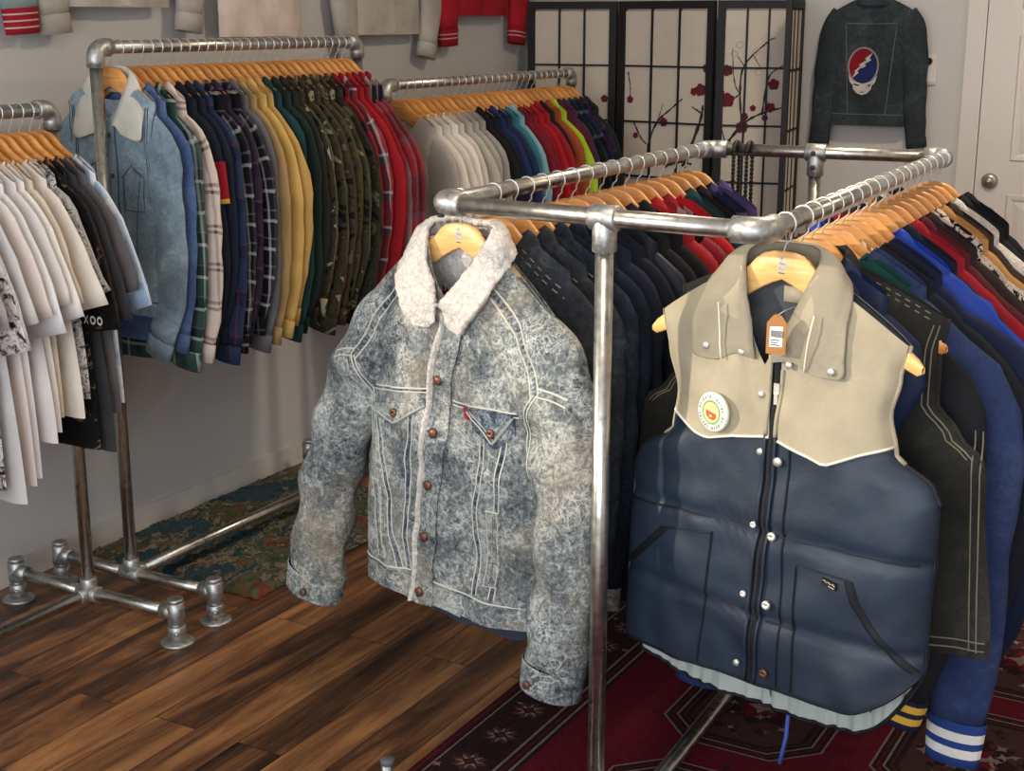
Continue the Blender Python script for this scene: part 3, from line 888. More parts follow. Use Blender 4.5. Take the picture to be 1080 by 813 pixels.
for sg in (-1, 1):
    p0 = [(sg * .118, -.158), (sg * .165, -.20), (sg * .205, -.25), (sg * .238, -.305), (sg * .262, -.345)]
    over_line(b, p0, .0035, .003); over_line(b, [(x - sg * .014, z - .012) for x, z in p0], .0035, .003); over_line(d, [(x - sg * .007, z - .006) for x, z in p0], .009, .002, True)
    pa_ = [(sg * .262, -.345), (sg * .238, -.39), (sg * .225, -.44), (sg * .226, -.48), (sg * .236, -.52)]
    over_line(b, pa_, .0035, .003); over_line(b, [(x - sg * .010, z - .002) for x, z in pa_], .003, .003); over_line(d, [(x - sg * .005, z) for x, z in pa_], .007, .0016)
    over_line(b, [(sg * .255, -.335), (sg * .29, -.34), (sg * .32, -.35)], .0035, .003); over_line(b, [(sg * .258, -.35), (sg * .29, -.353), (sg * .322, -.363)], .003, .003)
b.build('seam_stitching', M_STITCHL, sj); d.build('seam_dark_dye', M_ACIDD, sj)  # darker denim dye showing along the stitched seams
b = MB(); SH.region(b, frange(-.274, -.07, 12), lambda x: -.81, lambda x: -.858, 3, .005)
SH.region(b, frange(-.03, .216, 12), lambda x: -.81, lambda x: -.858, 3, .005); b.build('waistband', M_ACID, sj)
# chest pocket flaps and welt pockets
for pts_t, tip in (([(-.229, -.45), (-.042, -.415)], (-.136, -.476)), ([(.08, -.405), (.187, -.402)], (.141, -.468))):
    (x0, z0), (x1, z1) = pts_t
    top = polyline(pts_t); bot = polyline([(x0, z0 - .006), (tip[0], tip[1]), (x1, z1 - .006)])
    b = MB(); SH.region(b, frange(x0, x1, 16), top, bot, 5, .006); fl = b.build('pocket_flap', M_ACIDD if x0 > 0 else M_ACID, sj)
    b = MB(); SH.line(b, [(x0, z0 - .006), tip, (x1, z1 - .006)], .005, .0085); SH.line(b, [(x0 + .01, z0 - .004), (tip[0], tip[1] + .012), (x1 - .01, z1 - .004)], .003, .0075)
    b.build('flap_stitching', M_STITCHL, fl)
    SH.disc(fl, 'copper_button', tip[0], tip[1] + .022, .0095, .004, M_COPPER, .007)
b = MB(); SH.region(b, frange(.09, .19, 8), lambda x: -.412, polyline([(.09, -.45), (.145, -.482), (.19, -.445)]), 5, .0025); b.build('pocket_patch', M_ACIDD, sj)
for (xa, za), (xb, zb) in (((-.205, -.616), (-.18, -.784)), ((.145, -.608), (.131, -.772))):
    b = MB(); w = .016
    rows = [[SH.at(lerp(xa, xb, t_) + k * w, lerp(za, zb, t_), o) for k, o in ((-1, .001), (-.9, .0055), (0, .006), (.9, .0055), (1, .001))] for t_ in frange(0, 1, 10)]
    b.grid(rows, 0); wl = b.build('welt_pocket', M_ACID, sj)
    b = MB(); 
    for k in (-.8, .8): SH.line(b, [(xa + k * w, za), (xb + k * w, zb)], .003, .0075)
    SH.line(b, [(xa - w, za), (xa + w, za)], .003, .0075); SH.line(b, [(xb - w, zb), (xb + w, zb)], .003, .0075); b.build('welt_stitching', M_STITCHL, wl)
    b = MB(); SH.line(b, [(xa, za - .008), (xb, zb + .008)], .006, .0068); b.build('welt_slit', M_STITCHD, wl)
b = MB(); SH.region(b, [.07, .076, .082], lambda x: -.404, lambda x: -.428, 2, .005); b.build('red_tab', M_REDTAB, sj)
b = MB(); rows = [[(x, SH.at(0, -.2, -.014, False)[1], z) for x in (-.088, -.074, -.06)] for z in (-.165, -.185, -.21)]
b.grid(rows, 0); nl = b.build('neck_label', M_REDTAB, sj, solid=.001)
b = MB(); yy = SH.at(0, -.2, -.0155, False)[1]
for q in ([(-.006, -.142), (-.002, -.142), (-.002, -.172), (-.006, -.172)], [(-.002, -.142), (.009, -.144), (.009, -.158), (-.002, -.156)], [(.001, -.156), (.006, -.158), (.011, -.173), (.006, -.173)]):
    b.poly([(x - .076, yy, z - .03) for x, z in q][::-1])
b.build('label_lettering', M_WHITE, nl, smooth=False)

# ================================================================= padded western vest
t = NT('navy_nylon'); v = t.coord(); n = t.noise(v, 5, 4)
t.base(t.ramp(n, [(.3, srgb(27, 37, 50)), (.7, srgb(34, 46, 61))])); t.set(Roughness=.5); t.set(Specular_IOR_Level=.38)
t.bump(t.noise(v, 26, 4, .6, .4), .18, .006); M_NYLON = t.m
t = NT('beige_suede'); v = t.coord(); n = t.noise(v, 7, 5, .65)
t.base(t.ramp(n, [(.3, srgb(152, 140, 116)), (.7, srgb(174, 161, 135))])); t.set(Roughness=.85); t.bump(t.noise(v, 60, 4, .65), .25, .004); M_SUEDE = t.m
M_PIPING = plain(222, 214, 196, .8, .1, .05); M_BLACKTRIM = plain(20, 22, 28, .6, .1, .1); M_GREYLIN = plain(158, 164, 156, .6, .2, .08)
M_INNER = plain(70, 72, 74, .8, .2, .1); M_GOLD = fine(198, 172, 120, .5)
vb = on_right(2.385); vrz = math.radians(-11)
hanger('pale wooden hanger with silver stamp and bare ends inside the padded vest', vb, vrz, HW_LP, 'hangers on the jacket rail', True)
ve = thing('padded_vest', 'navy quilted vest with beige western yoke facing out at the end of the rail', 'vest', vb, vrz)
def vq(x, z):
    k = math.exp(-((z + .55 + .02 * x) / .010) ** 2) + math.exp(-((z + .715 + .03 * x) / .010) ** 2)
    p = .008 * k
    if z < -.385: p -= .0015 * abs(sin((z + .385) / .165 * PI)) 
    return p
VS = Shape(S=.247, N=.07, nz=-.078, sl=.6, hem=-.85, hemc=-.005, dip=.17, T=.058, Ts=.012, seed=1.3, fold=.0028, wr=.010, quilt=vq, backdrop=.078, rcut=.10, nf=.03, bk=.5,
           widths=[(0, .247), (.1, .232), (.22, .214), (.33, .226), (.42, .3), (.46, .312), (.7, .315), (1, .318)],
           cx=[(0, .0), (.35, .01), (1, -.0)], tprof=[(0, .012), (.08, .038), (.3, .05), (.6, .06), (1, .055)])
b = MB(); VS.body(b, 48, 60); b.build('body', M_NYLON, ve)
b = MB(); b.grid(VS.sheet(False, 36, 26, -.007), 0); b.build('back_lining', M_INNER, ve)
LS = Shape(**{k: VS.__dict__[k] for k in ('S', 'N', 'nz', 'sl', 'hem', 'hemc', 'dip', 'Ts', 'widths', 'cx', 'tprof', 'seed', 'backdrop', 'rcut', 'bk')}, T=.05, fold=.0045)
b = MB(); rows = LS.sheet(False, 150, 5, -.012, .82, 1.0)
rows = [[(p[0] * .985, p[1] + .0035 * sin(p[0] * 150 + 2 * sin(p[0] * 40)) + .0015 * sin(p[0] * 320), p[2]) for p in r] for r in rows]
b.grid(rows, 0); lo = b.build('hem_lining', M_GREYLIN, ve)
b = MB(); b.tube([(p[0], p[1] - .001, p[2]) for p in rows[-1]], .0035, 6); b.build('lining_piping', M_BLACKTRIM, ve)
b = MB(); b.tube([VS.P(u, 1.0, True) for u in frange(-1, 1, 50)], .0035, 6); b.build('hem_piping', M_BLACKTRIM, ve)
yl = polyline([(-.24, -.355), (-.215, -.364), (-.16, -.384), (-.108, -.398), (-.06, -.386), (.016, -.374)])
yr = polyline([(.036, -.376), (.08, -.388), (.132, -.402), (.19, -.376), (.25, -.355)])
b = MB(); eL = us_region(VS, b, frange(-1, .05, 24), yl, 14, .005); eR = us_region(VS, b, frange(.13, 1, 20), yr, 14, .005)
us_region(VS, b, frange(-1, 1, 24), lambda x: -.33, 8, .004, front=False)
yk = b.build('western_yoke', M_SUEDE, ve)
b = MB(); 
for e in (eL, eR): b.tube([(p[0], p[1] - .001, p[2]) for p in e], .0026, 6)
b.build('yoke_piping', M_PIPING, ve)
for sg in (-1, 1):
    b = MB(); b.tube([VS.P(sg * .999, s_, True) for s_ in frange(0, .36, 16)], .0048, 8); b.build('armhole_binding', M_SUEDE, ve)
    b = MB(); b.tube([VS.P(sg * .999, s_, True) for s_ in frange(.35, .47, 10)], .0042, 8); b.build('armhole_trim', M_BLACKTRIM, ve)
# collar, lapel snaps
def va(x, z, o): return (x, VS.at(x, z, o)[1], z)
half = [((0, .03, -.036), (0, .052, -.098)), ((.045, .026, -.04), (.08, .042, -.088)), ((.072, .0, -.058), (.135, .0, -.1)), ((.056, -.028, -.118), va(.15, -.165, .012)),
        ((.036, -.04, -.17), va(.152, -.215, .012)), (va(.02, -.215, .012), va(.148, -.25, .011)), (va(.016, -.238, .01), va(.1, -.25, .009))]
M_COLV = plain(146, 136, 116, bump=.35, var=.12)
ck = collar(half, M_COLV, ve, .004, .012, 12, 60, .0012, 'collar')
for sg in (-1, 1):
    b = MB(); b.tube([(sg * lerp(.1, .082, t_), VS.at(sg * .09, lerp(-.14, -.245, t_), .0155 + .004 * sin(PI * t_))[1], lerp(-.11, -.246, t_)) for t_ in frange(.25, 1, 10)], .0016, 6)
    b.build('collar_seam', M_PIPING, ck)
for x, z in ((-.122, -.228), (-.045, -.228), (.05, -.238), (.13, -.238)): VS.disc(ve, 'collar_snap', x, z, .0072, .0035, M_SNAP, .0135)
# front opening: dark zip tape between two bound edges, snaps
zc = polyline([(.23, .024), (.41, .021), (.547, .019), (.68, .010), (.85, .003)])
b = MB(); rows = [[VS.at(zc(-z) + d, z, o) for d, o in ((-.0085, .001), (-.008, .004), (0, .0035), (.008, .004), (.0085, .001))] for z in frange(-.22, -.85, 40)]
b.grid(rows, 0); zt_ = b.build('zip_tape', M_BLACKTRIM, ve)
b = MB()
for z in frange(-.27, -.84, 115): b.box(VS.at(zc(-z), z, .0045), (.005, .002, .0026))
b.build('zip_teeth', fine(40, 40, 42, .5, .4), zt_, smooth=False)
b = MB(); b.tube([VS.at(zc(-z) - .011, z, .005) for z in frange(-.37, -.848, 40)], .0042, 8); b.tube([VS.at(zc(-z) + .011, z, .004) for z in frange(-.37, -.848, 40)], .0032, 8); b.build('front_edge', M_NYLON, ve)
b = MB(); b.tube([VS.at(zc(-z) - .011, z, .006) for z in frange(-.225, -.37, 14)], .0042, 8); b.tube([VS.at(zc(-z) + .011, z, .006) for z in frange(-.25, -.37, 14)], .0038, 8); b.build('yoke_edge', M_SUEDE, ve)
for i, (x, z) in enumerate(((.003, -.403), (.0, -.54), (-.014, -.677), (-.026, -.82), (.041, -.414), (.038, -.554), (.036, -.685), (.035, -.821), (-.004, -.30))):
    VS.disc(ve, 'snap', x, z, .0085 if 4 <= i < 8 else .0065, .0038, M_SNAP if i != 7 else M_COPPER, .006)
sl = MB(); c = Vector(VS.at(.027, -.285, .006)); sl.box(c, (.011, .006, .02)); sl.box(c + Vector((0, -.003, -.018)), (.007, .003, .02)); sl.build('zip_pull', M_SNAP, ve, smooth=False)
# pockets and stitching
b = MB()
for pts in ([(-.09, -.575), (-.114, -.845)], [(-.212, -.598), (-.09, -.578)], [(.088, -.599), (.088, -.845)], [(.088, -.595), (.188, -.6)], [(.062, -.38), (.058, -.845)], [(-.3, -.56), (-.01, -.545)], [(.05, -.552), (.3, -.556)], [(-.09, -.712), (-.02, -.71)], [(.03, -.722), (.085, -.722)]):
    VS.line(b, pts, .004, .0045)
b.build('pocket_seam', M_BLACKTRIM, ve)
for pts in ([(-.205, -.6), (-.305, -.70)], [(.188, -.6), (.2, -.64), (.225, -.68), (.27, -.725), (.305, -.75)]):
    b = MB(); VS.line(b, pts, .012, .005); VS.line(b, [(x + .008, z) for x, z in pts], .005, .004); b.build('pocket_welt', M_BLACKTRIM, ve)
b = MB(); VS.region(b, [.142, .155, .170], lambda x: -.604 - (x - .142) * .2, lambda x: -.617 - (x - .142) * .2, 2, .005); lbm = b.build('brand_label', M_BLACKTRIM, ve)
b = MB()
VS.line(b, [(.144, -.608), (.148, -.607), (.152, -.611), (.156, -.609), (.160, -.613), (.164, -.611), (.168, -.615)], .0022, .0065); VS.line(b, [(.156, -.616), (.167, -.619)], .0014, .0065)
b.build('label_lettering', M_GOLD, lbm)
b = MB(); rows = [[(x, VS.at(0, -.17, -.012, False)[1], z) for x in (.0, .03, .058)] for z in (-.112, -.14)]; b.grid(rows, 0); b.build('size_label', M_SUEDE, ve, solid=.001)
# badge and price tag rest on the vest
pin_l = Vector(VS.at(-.094, -.346, .012))
pin = thing('pin_badge', 'round white pin badge with green ring and red middle on the beige yoke', 'badge', world(vb, vrz, pin_l), vrz + math.radians(-12))
def disc(b, r, y, n=32, sx=1): b.poly([(r * cos(2 * PI * k / n), y, r * sin(2 * PI * k / n)) for k in range(n)])
def ring(b, r0, r1, y, n=36):
    b.grid([[(r * cos(2 * PI * k / n), y, r * sin(2 * PI * k / n)) for k in range(n)] for r in (r0, r1)], 0, closed=True)
b = MB(); b.tube([(0, .006, 0), (0, -.001, 0), (0, -.004, 0), (0, -.0052, 0)], [.036, .0375, .035, .028], 40); b.build('badge_face', fine(232, 232, 216, .3), pin)
b = MB(); disc(b, .0225, -.0055); b.build('green_ring', fine(126, 150, 84, .35), pin, smooth=False)
b = MB(); disc(b, .0195, -.0057); b.build('pale_middle', fine(206, 206, 140, .35), pin, smooth=False)
b = MB(); b.poly([(x, -.0059, z) for x, z in ((-.013, .004), (-.004, .002), (.010, -.001), (.013, -.002), (.012, -.010), (.005, -.014), (-.006, -.012), (-.012, -.007))]); b.build('red_motif', fine(186, 92, 60, .35), pin, smooth=False)
b = MB(); b.poly([(x, -.0061, z) for x, z in ((-.009, .003), (.012, -.001), (.011, .001), (-.008, .006))]); b.poly([(x, -.0061, z) for x, z in ((-.004, -.004), (.003, -.005), (.002, -.009), (-.004, -.009))]); b.build('cream_band', fine(226, 196, 150, .35), pin, smooth=False)
b = MB()
for k in range(30):
    a = k / 30 * 2 * PI
    if k % 15 in (0, 7): continue
    c, s_ = cos(a), sin(a); r0, r1, w = .0262, .0315, .0011 + .0006 * (k % 3)
    b.poly([(r0 * c - w * s_, -.0057, r0 * s_ + w * c), (r1 * c - w * s_, -.0055, r1 * s_ + w * c), (r1 * c + w * s_ * .4, -.0055, r1 * s_ - w * c * .4), (r0 * c + w * s_ * .4, -.0057, r0 * s_ - w * c * .4)])
b.build('rim_lettering', fine(110, 124, 92, .4), pin, smooth=False)
pt = thing('price_tag', 'brown card price tag with white barcode sticker hanging in the vest neck', 'tag', world(vb, vrz, (.036, -.078, -.150)), vrz + .15)
b = MB(); ol = [(-.017, -.012), (-.006, .002), (0, .005), (.010, .002), (.019, -.010), (.019, -.066), (-.017, -.066)]
for y in (0, -.0012): b.poly([(x, y, z) for x, z in ol])
b.grid([[(x, y, z) for x, z in ol] for y in (0, -.0012)], 0, closed=True); b.build('card', plain(164, 114, 66, .8, .1, .1), pt, smooth=False)
b = MB(); b.poly([(x, -.0018, z) for x, z in ((-.011, -.018), (.013, -.016), (.013, -.052), (-.011, -.054))]); b.build('sticker', M_WHITE, pt, smooth=False)
b = MB(); x = -.0085
for k in range(14):
    w = (.0006, .0012, .0008, .0016)[(k * 7) % 4]
    b.poly([(x, -.0021, -.024), (x + w, -.0021, -.024), (x + w, -.0021, -.036), (x, -.0021, -.036)]); x += w + .0006
for z, l in ((-.04, .016), (-.0445, .012), (-.0485, .017)): b.poly([(-.0085, -.0021, z), (-.0085 + l, -.0021, z), (-.0085 + l, -.0021, z - .0018), (-.0085, -.0021, z - .0018)])
b.build('barcode', fine(60, 58, 58, .6), pt, smooth=False)
b = MB(); b.tube([(.001, -.0006, .002), (.003, .03, .006), (.006, .07, .006), (.01, .1, -.002)], .0008, 5); b.build('tag_string', M_WHITE, pt)

# ================================================================= cloths for the rows
CH_DEN = denim('charcoal_denim', (28, 30, 34), (46, 49, 54), (76, 80, 84), (.36, .5, .66), 6, 60, .5)
DK_DEN = denim('dark_denim', (20, 25, 34), (33, 41, 52), (60, 70, 82), (.36, .5, .68), 6, 60, .5)
LT_DEN = denim('light_denim', (92, 108, 118), (130, 147, 156), (182, 192, 196), (.36, .52, .68), 5, 50, .4)
MID_DEN = denim('mid_denim', (58, 76, 112), (80, 100, 138), (112, 132, 164), (.36, .52, .68), 5, 50, .4)
BLUE_DEN = denim('varsity_blue', (34, 44, 76), (48, 61, 98), (82, 92, 118), (.34, .52, .74), 4, 50, .4)
BLK_DEN = denim('washed_black_denim', (30, 29, 27), (46, 45, 41), (78, 76, 66), (.36, .54, .74), 5, 70, .4)
def K(r, g, b, **k): return plain(r, g, b, **k)
P_STRIPE = plaid('cream_brown_stripe', None, [(0, (206, 188, 174)), (.5, (196, 176, 162)), (.62, (120, 92, 82)), (.7, (206, 188, 174))], [(0, (214, 198, 184)), (.5, (58, 42, 40)), (.58, (214, 198, 184)), (.66, (92, 68, 62)), (.74, (214, 198, 184))], 9, 10)
P_GREEN = plaid('green_white_check', None, [(0, (40, 66, 60)), (.4, (180, 182, 174)), (.5, (40, 66, 60)), (.75, (22, 30, 32))], [(0, (54, 82, 76)), (.45, (196, 194, 184)), (.55, (30, 46, 46)), (.85, (130, 92, 88)), (.9, (54, 82, 76))], 12, 12)
P_BLUE = plaid('blue_red_check', None, [(0, (38, 50, 76)), (.55, (30, 38, 60)), (.82, (120, 40, 50)), (.86, (38, 50, 76))], [(0, (42, 56, 82)), (.6, (28, 34, 54)), (.88, (124, 44, 54)), (.91, (42, 56, 82))], 9, 8)
P_BW = plaid('black_white_check', None, [(0, (20, 20, 26)), (.45, (168, 164, 164)), (.55, (20, 20, 26)), (.82, (96, 92, 100)), (.9, (20, 20, 26))], [(0, (22, 22, 28)), (.45, (182, 178, 176)), (.56, (28, 26, 34)), (.85, (104, 100, 106)), (.92, (22, 22, 28))], 14, 13)
P_PURP = plaid('purple_check', None, [(0, (48, 36, 52)), (.6, (70, 54, 72)), (.75, (28, 22, 34))], [(0, (52, 38, 54)), (.55, (26, 22, 32)), (.85, (96, 80, 94)), (.9, (52, 38, 54))], 11, 11)
P_RED = plaid('red_black_check', None, [(0, (120, 24, 34)), (.45, (30, 18, 22)), (.75, (134, 34, 42)), (.92, (170, 160, 156))], [(0, (122, 24, 34)), (.5, (26, 18, 20)), (.8, (126, 28, 38))], 11, 10)
P_REDW = plaid('red_grey_white_check', None, [(0, (140, 26, 38)), (.4, (190, 180, 180)), (.5, (56, 52, 58)), (.75, (140, 26, 38))], [(0, (126, 24, 34)), (.5, (64, 58, 64)), (.7, (186, 178, 176)), (.77, (118, 22, 32))], 11, 10)
P_BRK = plaid('black_red_buffalo_check', None, [(0, (26, 26, 30)), (.5, (150, 40, 48)), (.85, (190, 170, 166))], [(0, (24, 24, 28)), (.55, (120, 30, 40)), (.9, (60, 66, 80))], 6, 5)
P_GRNB = plaid('green_black_check', None, [(0, (24, 44, 40)), (.5, (16, 18, 22)), (.85, (60, 96, 80))], [(0, (22, 40, 38)), (.55, (14, 16, 24)), (.9, (90, 104, 110))], 8, 8)
P_NVY = plaid('navy_check', None, [(0, (32, 34, 66)), (.5, (18, 20, 34)), (.85, (84, 80, 120))], [(0, (30, 32, 62)), (.55, (16, 18, 30)), (.9, (100, 96, 130))], 8, 8)
SPECK = blotch('black_white_splatter', [(0, (48, 44, 44)), (.44, (150, 142, 138)), (.49, (222, 214, 208)), (.6, (120, 112, 110)), (.63, (216, 208, 204))], 34, 6, .7, .6, 2)
TIEDYE = blotch('pale_blue_tie_dye', [(0, (150, 172, 196)), (.42, (188, 200, 212)), (.52, (218, 220, 222)), (.62, (170, 186, 206))], 9, 2, .4, .8, 5)
FLORAL = blotch('grey_floral_print', [(0, (70, 66, 66)), (.42, (150, 144, 140)), (.5, (196, 190, 184)), (.58, (92, 88, 88)), (.64, (176, 170, 166))], 30, 4, .6, 1.0, 8)
BRNPRT = blotch('black_brown_print', [(0, (18, 17, 17)), (.5, (26, 24, 22)), (.56, (96, 78, 58)), (.62, (22, 20, 20))], 12, 3, .5, 1.4, 3)
CRMBLK = blotch('cream_black_print', [(0, (30, 26, 26)), (.44, (200, 184, 170)), (.53, (40, 34, 34)), (.57, (206, 192, 178))], 13, 3, .5, 2.0, 4)
CAM = [camo('camouflage_light', 3, (160, 148, 120)), camo('camouflage_woodland', 11), camo('camouflage_brown', 17, (104, 88, 66), (66, 58, 42), (56, 44, 34)), camo('camouflage_field', 23, (96, 94, 66), (70, 72, 44), (62, 52, 38)), camo('camouflage_dark', 31, (84, 82, 60), (44, 46, 32), (40, 34, 28), (16, 16, 15))]
WHT, CRM, ECR = K(226, 220, 212, var=.05), K(218, 208, 194, var=.06), K(206, 192, 172, var=.06)
GRYH, LGRY, DGRY = K(166, 158, 150, var=.08), K(196, 192, 188, var=.06), K(70, 72, 76)
NAVY, NAVY2, BLK, BLK2 = K(27, 32, 46), K(22, 26, 36), K(20, 20, 23), K(27, 27, 30)
RED, RED2, BURG, DKRED = K(150, 20, 30), K(128, 22, 32), K(112, 24, 36), K(92, 22, 32)
ROYAL = K(28, 60, 156, rough=.5); TAN, YEL, CAMEL = K(160, 130, 86), K(196, 158, 88), K(172, 126, 72)
TEAL, DKGRN, LIME, LBLUE = K(26, 56, 58), K(26, 42, 34), K(160, 190, 44), K(120, 164, 178)
PURP, DPURP = K(74, 60, 104), K(52, 42, 70)
KB, KW, KY = K(36, 62, 122, bump=.6), K(222, 216, 206, bump=.6), K(222, 176, 60, bump=.6)
KNV = K(26, 32, 60, bump=.6)
STRIPE_BW = ([(.02, 0), (.02, 1), (.015, 0), (.02, 1), (.02, 0)], [KB, KW])
STRIPE_NW = ([(.02, 1), (.012, 0), (.018, 1), (.022, 2), (.006, 0)], [BLK, K(204, 176, 160, bump=.6), K(40, 48, 92, bump=.6)])
STRIPE_YB = ([(.012, 0), (.016, 1), (.012, 0), (.016, 1), (.014, 0)], [KNV, KY])
STRIPE_WB = ([(.022, 1), (.016, 0), (.018, 2)], [KNV, KW, K(96, 104, 160, bump=.6)])
STRIPE_WN = ([(.022, 1), (.016, 0), (.02, 1), (.01, 0), (.016, 1)], [KNV, KW])
rnd = random.Random(5)

def row_hanger(d, loc, me, grp, rz=None):
    hanger('wooden hanger holding the ' + d, loc, rnd.uniform(-.05, .05) if rz is None else rz, me, grp)

# ---------------------------------------------------------------- rack of t-shirts (short wall rack)
GRP1 = 'hangers on the t-shirt rack'
tees = [  # y, desc, cloth, hem, sleeve length, out
 (2.478, 'pale blue tie-dye t-shirt at the wall rack end', TIEDYE, -.70, .20, .075),
 (2.447, 'faded charcoal t-shirt beside the tie-dye one', K(92, 84, 84), -.72, .16, .06),
 (2.415, 'washed black t-shirt with long slim body', K(50, 50, 52), -.81, .22, .06),
 (2.383, 'black printed t-shirt with pale sleeve lettering', BRNPRT, -.80, .235, .06),
 (2.352, 'grey floral print t-shirt between black and cream ones', FLORAL, -.66, .15, .06),
 (2.322, 'cream t-shirt next to the grey floral one', CRM, -.70, .17, .065),
 (2.292, 'ecru t-shirt with curled short sleeve', ECR, -.69, .155, .06),
 (2.262, 'bright white t-shirt with flared sleeve hem', WHT, -.72, .185, .08),
 (2.232, 'off-white t-shirt behind the long white one', K(214, 206, 200, var=.05), -.74, .15, .055),
 (2.20, 'long white t-shirt hanging lowest of the whites', K(222, 219, 218, var=.05), -.82, .21, .075),
 (2.17, 'pinkish white t-shirt in the middle of the whites', K(216, 202, 194, var=.05), -.83, .17, .065),
 (2.14, 'pale grey t-shirt just behind the splatter one', LGRY, -.86, .18, .07),
 (2.10, 'black-and-white splatter print t-shirt', SPECK, -.82, .22, .085),
 (2.06, 'stone grey t-shirt in front of the splatter one', K(150, 142, 138), -.80, .18, .07),
 (2.02, 'charcoal t-shirt second from the visible front', K(76, 74, 80), -.82, .18, .06),
 (1.985, 'purple t-shirt at the visible front of the rack', K(70, 44, 120), -.82, .22, .06)]
for i, (y, d, m, hem, sl_, ou) in enumerate(tees):
    y = y * 1.021; loc = (R1['x'], y, R1['z'])
    sh = Shape(S=.178, N=.118, nz=-.106, sl=.68, hem=hem - .02, dip=.06, bdip=.04, T=.0115, Ts=.009, pw=8, wr=.005, veeneck=False, seed=i * 1.31 + 2, fold=.004,
               widths=[(0, .178), (.25, .205), (1, .225 + .012 * (i % 3))])
    rz = rnd.uniform(-.04, .03)
    g = row_garment('t_shirt', d + ' on the short rack', 't-shirt', 't-shirts on the short wall rack', loc, rz, m, 'tee', sh, seed=i, slen=sl_ + .035, out=ou + .012, sw=(.08, .078 + .004 * (i % 3)))
    row_hanger(d, loc, HW_S, GRP1, rz)
    if i == 3:
        b = MB()   # pale lettering printed on the sleeve edge
        for k, ch in enumerate('XXOO'):
            cx_ = .20 + k * .022; z0 = -.487
            if ch == 'X':
                for s_ in (-1, 1): b.poly([(cx_ - .008, -.0150, z0 - .01 * s_), (cx_ - .005, -.0150, z0 - .01 * s_), (cx_ + .008, -.0150, z0 + .01 * s_), (cx_ + .005, -.0150, z0 + .01 * s_)])
            else: 
                o_ = [(cx_ + .009 * cos(a), -.0150, z0 + .011 * sin(a)) for a in [j * PI / 8 for j in range(16)]]
                n_ = [(cx_ + .005 * cos(a), -.0150, z0 + .006 * sin(a)) for a in [j * PI / 8 for j in range(16)]]
                b.grid([o_, n_], 0, closed=True)
        b.build('sleeve_lettering', WHT, g, smooth=False)

# ---------------------------------------------------------------- rack of flannels and camouflage
GRP2 = 'hangers on the flannel rack'
fl = [  # desc, cloth, kind, extra
 ('light denim jacket with pale cord collar', LT_DEN, 'jacket', dict(col=K(196, 190, 176), first=1)),
 ('mid blue denim shirt behind the light denim jacket', MID_DEN, 'shirt', {}),
 ('green and white checked flannel with low hem', P_GREEN, 'shirt', dict(hem=-.84)),
 ('cream and brown striped flannel shirt', P_STRIPE, 'shirt', dict(out=.022)),
 ('navy jacket with a red sleeve patch', NAVY2, 'jacket', dict(patch=1)),
 ('plain dark navy shirt beside the red-patched jacket', NAVY, 'shirt', {}),
 ('blue checked shirt with thin red lines', P_BLUE, 'shirt', dict(out=.015)),
 ('black and white checked flannel beside the blue one', P_BW, 'shirt', {}),
 ('dark purple checked flannel shirt', P_PURP, 'shirt', {}),
 ('bold black and white flannel beside the grey jacket', P_BW, 'shirt', dict(out=.01)),
 ('grey cotton jacket beside the tan one', K(96, 94, 96), 'jacket', {}),
 ('tan canvas work jacket beside the yellow pair', TAN, 'jacket', dict(out=.012)),
 ('yellow corduroy shirt with upturned collar', YEL, 'shirt', dict(out=.02)),
 ('mustard yellow jacket with turned-back cuff', K(184, 146, 82), 'jacket', dict(out=.03)),
 ('dark teal shirt beside the yellow jackets', TEAL, 'shirt', {}),
 ('dark green shirt before the camouflage jackets', DKGRN, 'shirt', {}),
 ('brown-black shirt leading the camouflage jackets', K(40, 36, 32), 'shirt', {}),
 ('camouflage jacket with the palest spots', CAM[0], 'jacket', dict(out=.01)),
 ('woodland camouflage jacket second among the camouflage', CAM[1], 'jacket', dict(out=.015)),
 ('brownish camouflage jacket in the middle of its kind', CAM[2], 'jacket', dict(out=.02)),
 ('olive field camouflage jacket', CAM[3], 'jacket', dict(out=.02)),
 ('mossy camouflage jacket before the darkest one', CAM[1], 'jacket', dict(out=.03)),
 ('darkest camouflage jacket beside the red flannels', CAM[4], 'jacket', dict(out=.035)),
 ('red and black checked flannel after the camouflage', P_RED, 'shirt', dict(out=.02)),
 ('red, grey and white checked flannel', P_REDW, 'shirt', dict(out=.025)),
 ('plain bright red wool shirt', RED, 'shirt', dict(out=.05)),
 ('plain dull red shirt beside the bright one', RED2, 'shirt', dict(out=.04)),
 ('black and red checked flannel at the far rack end', P_BRK, 'shirt', dict(out=.06)),
 ('last black and red flannel by the rack elbow', P_BRK, 'shirt', dict(out=.06))]
n2 = len(fl)
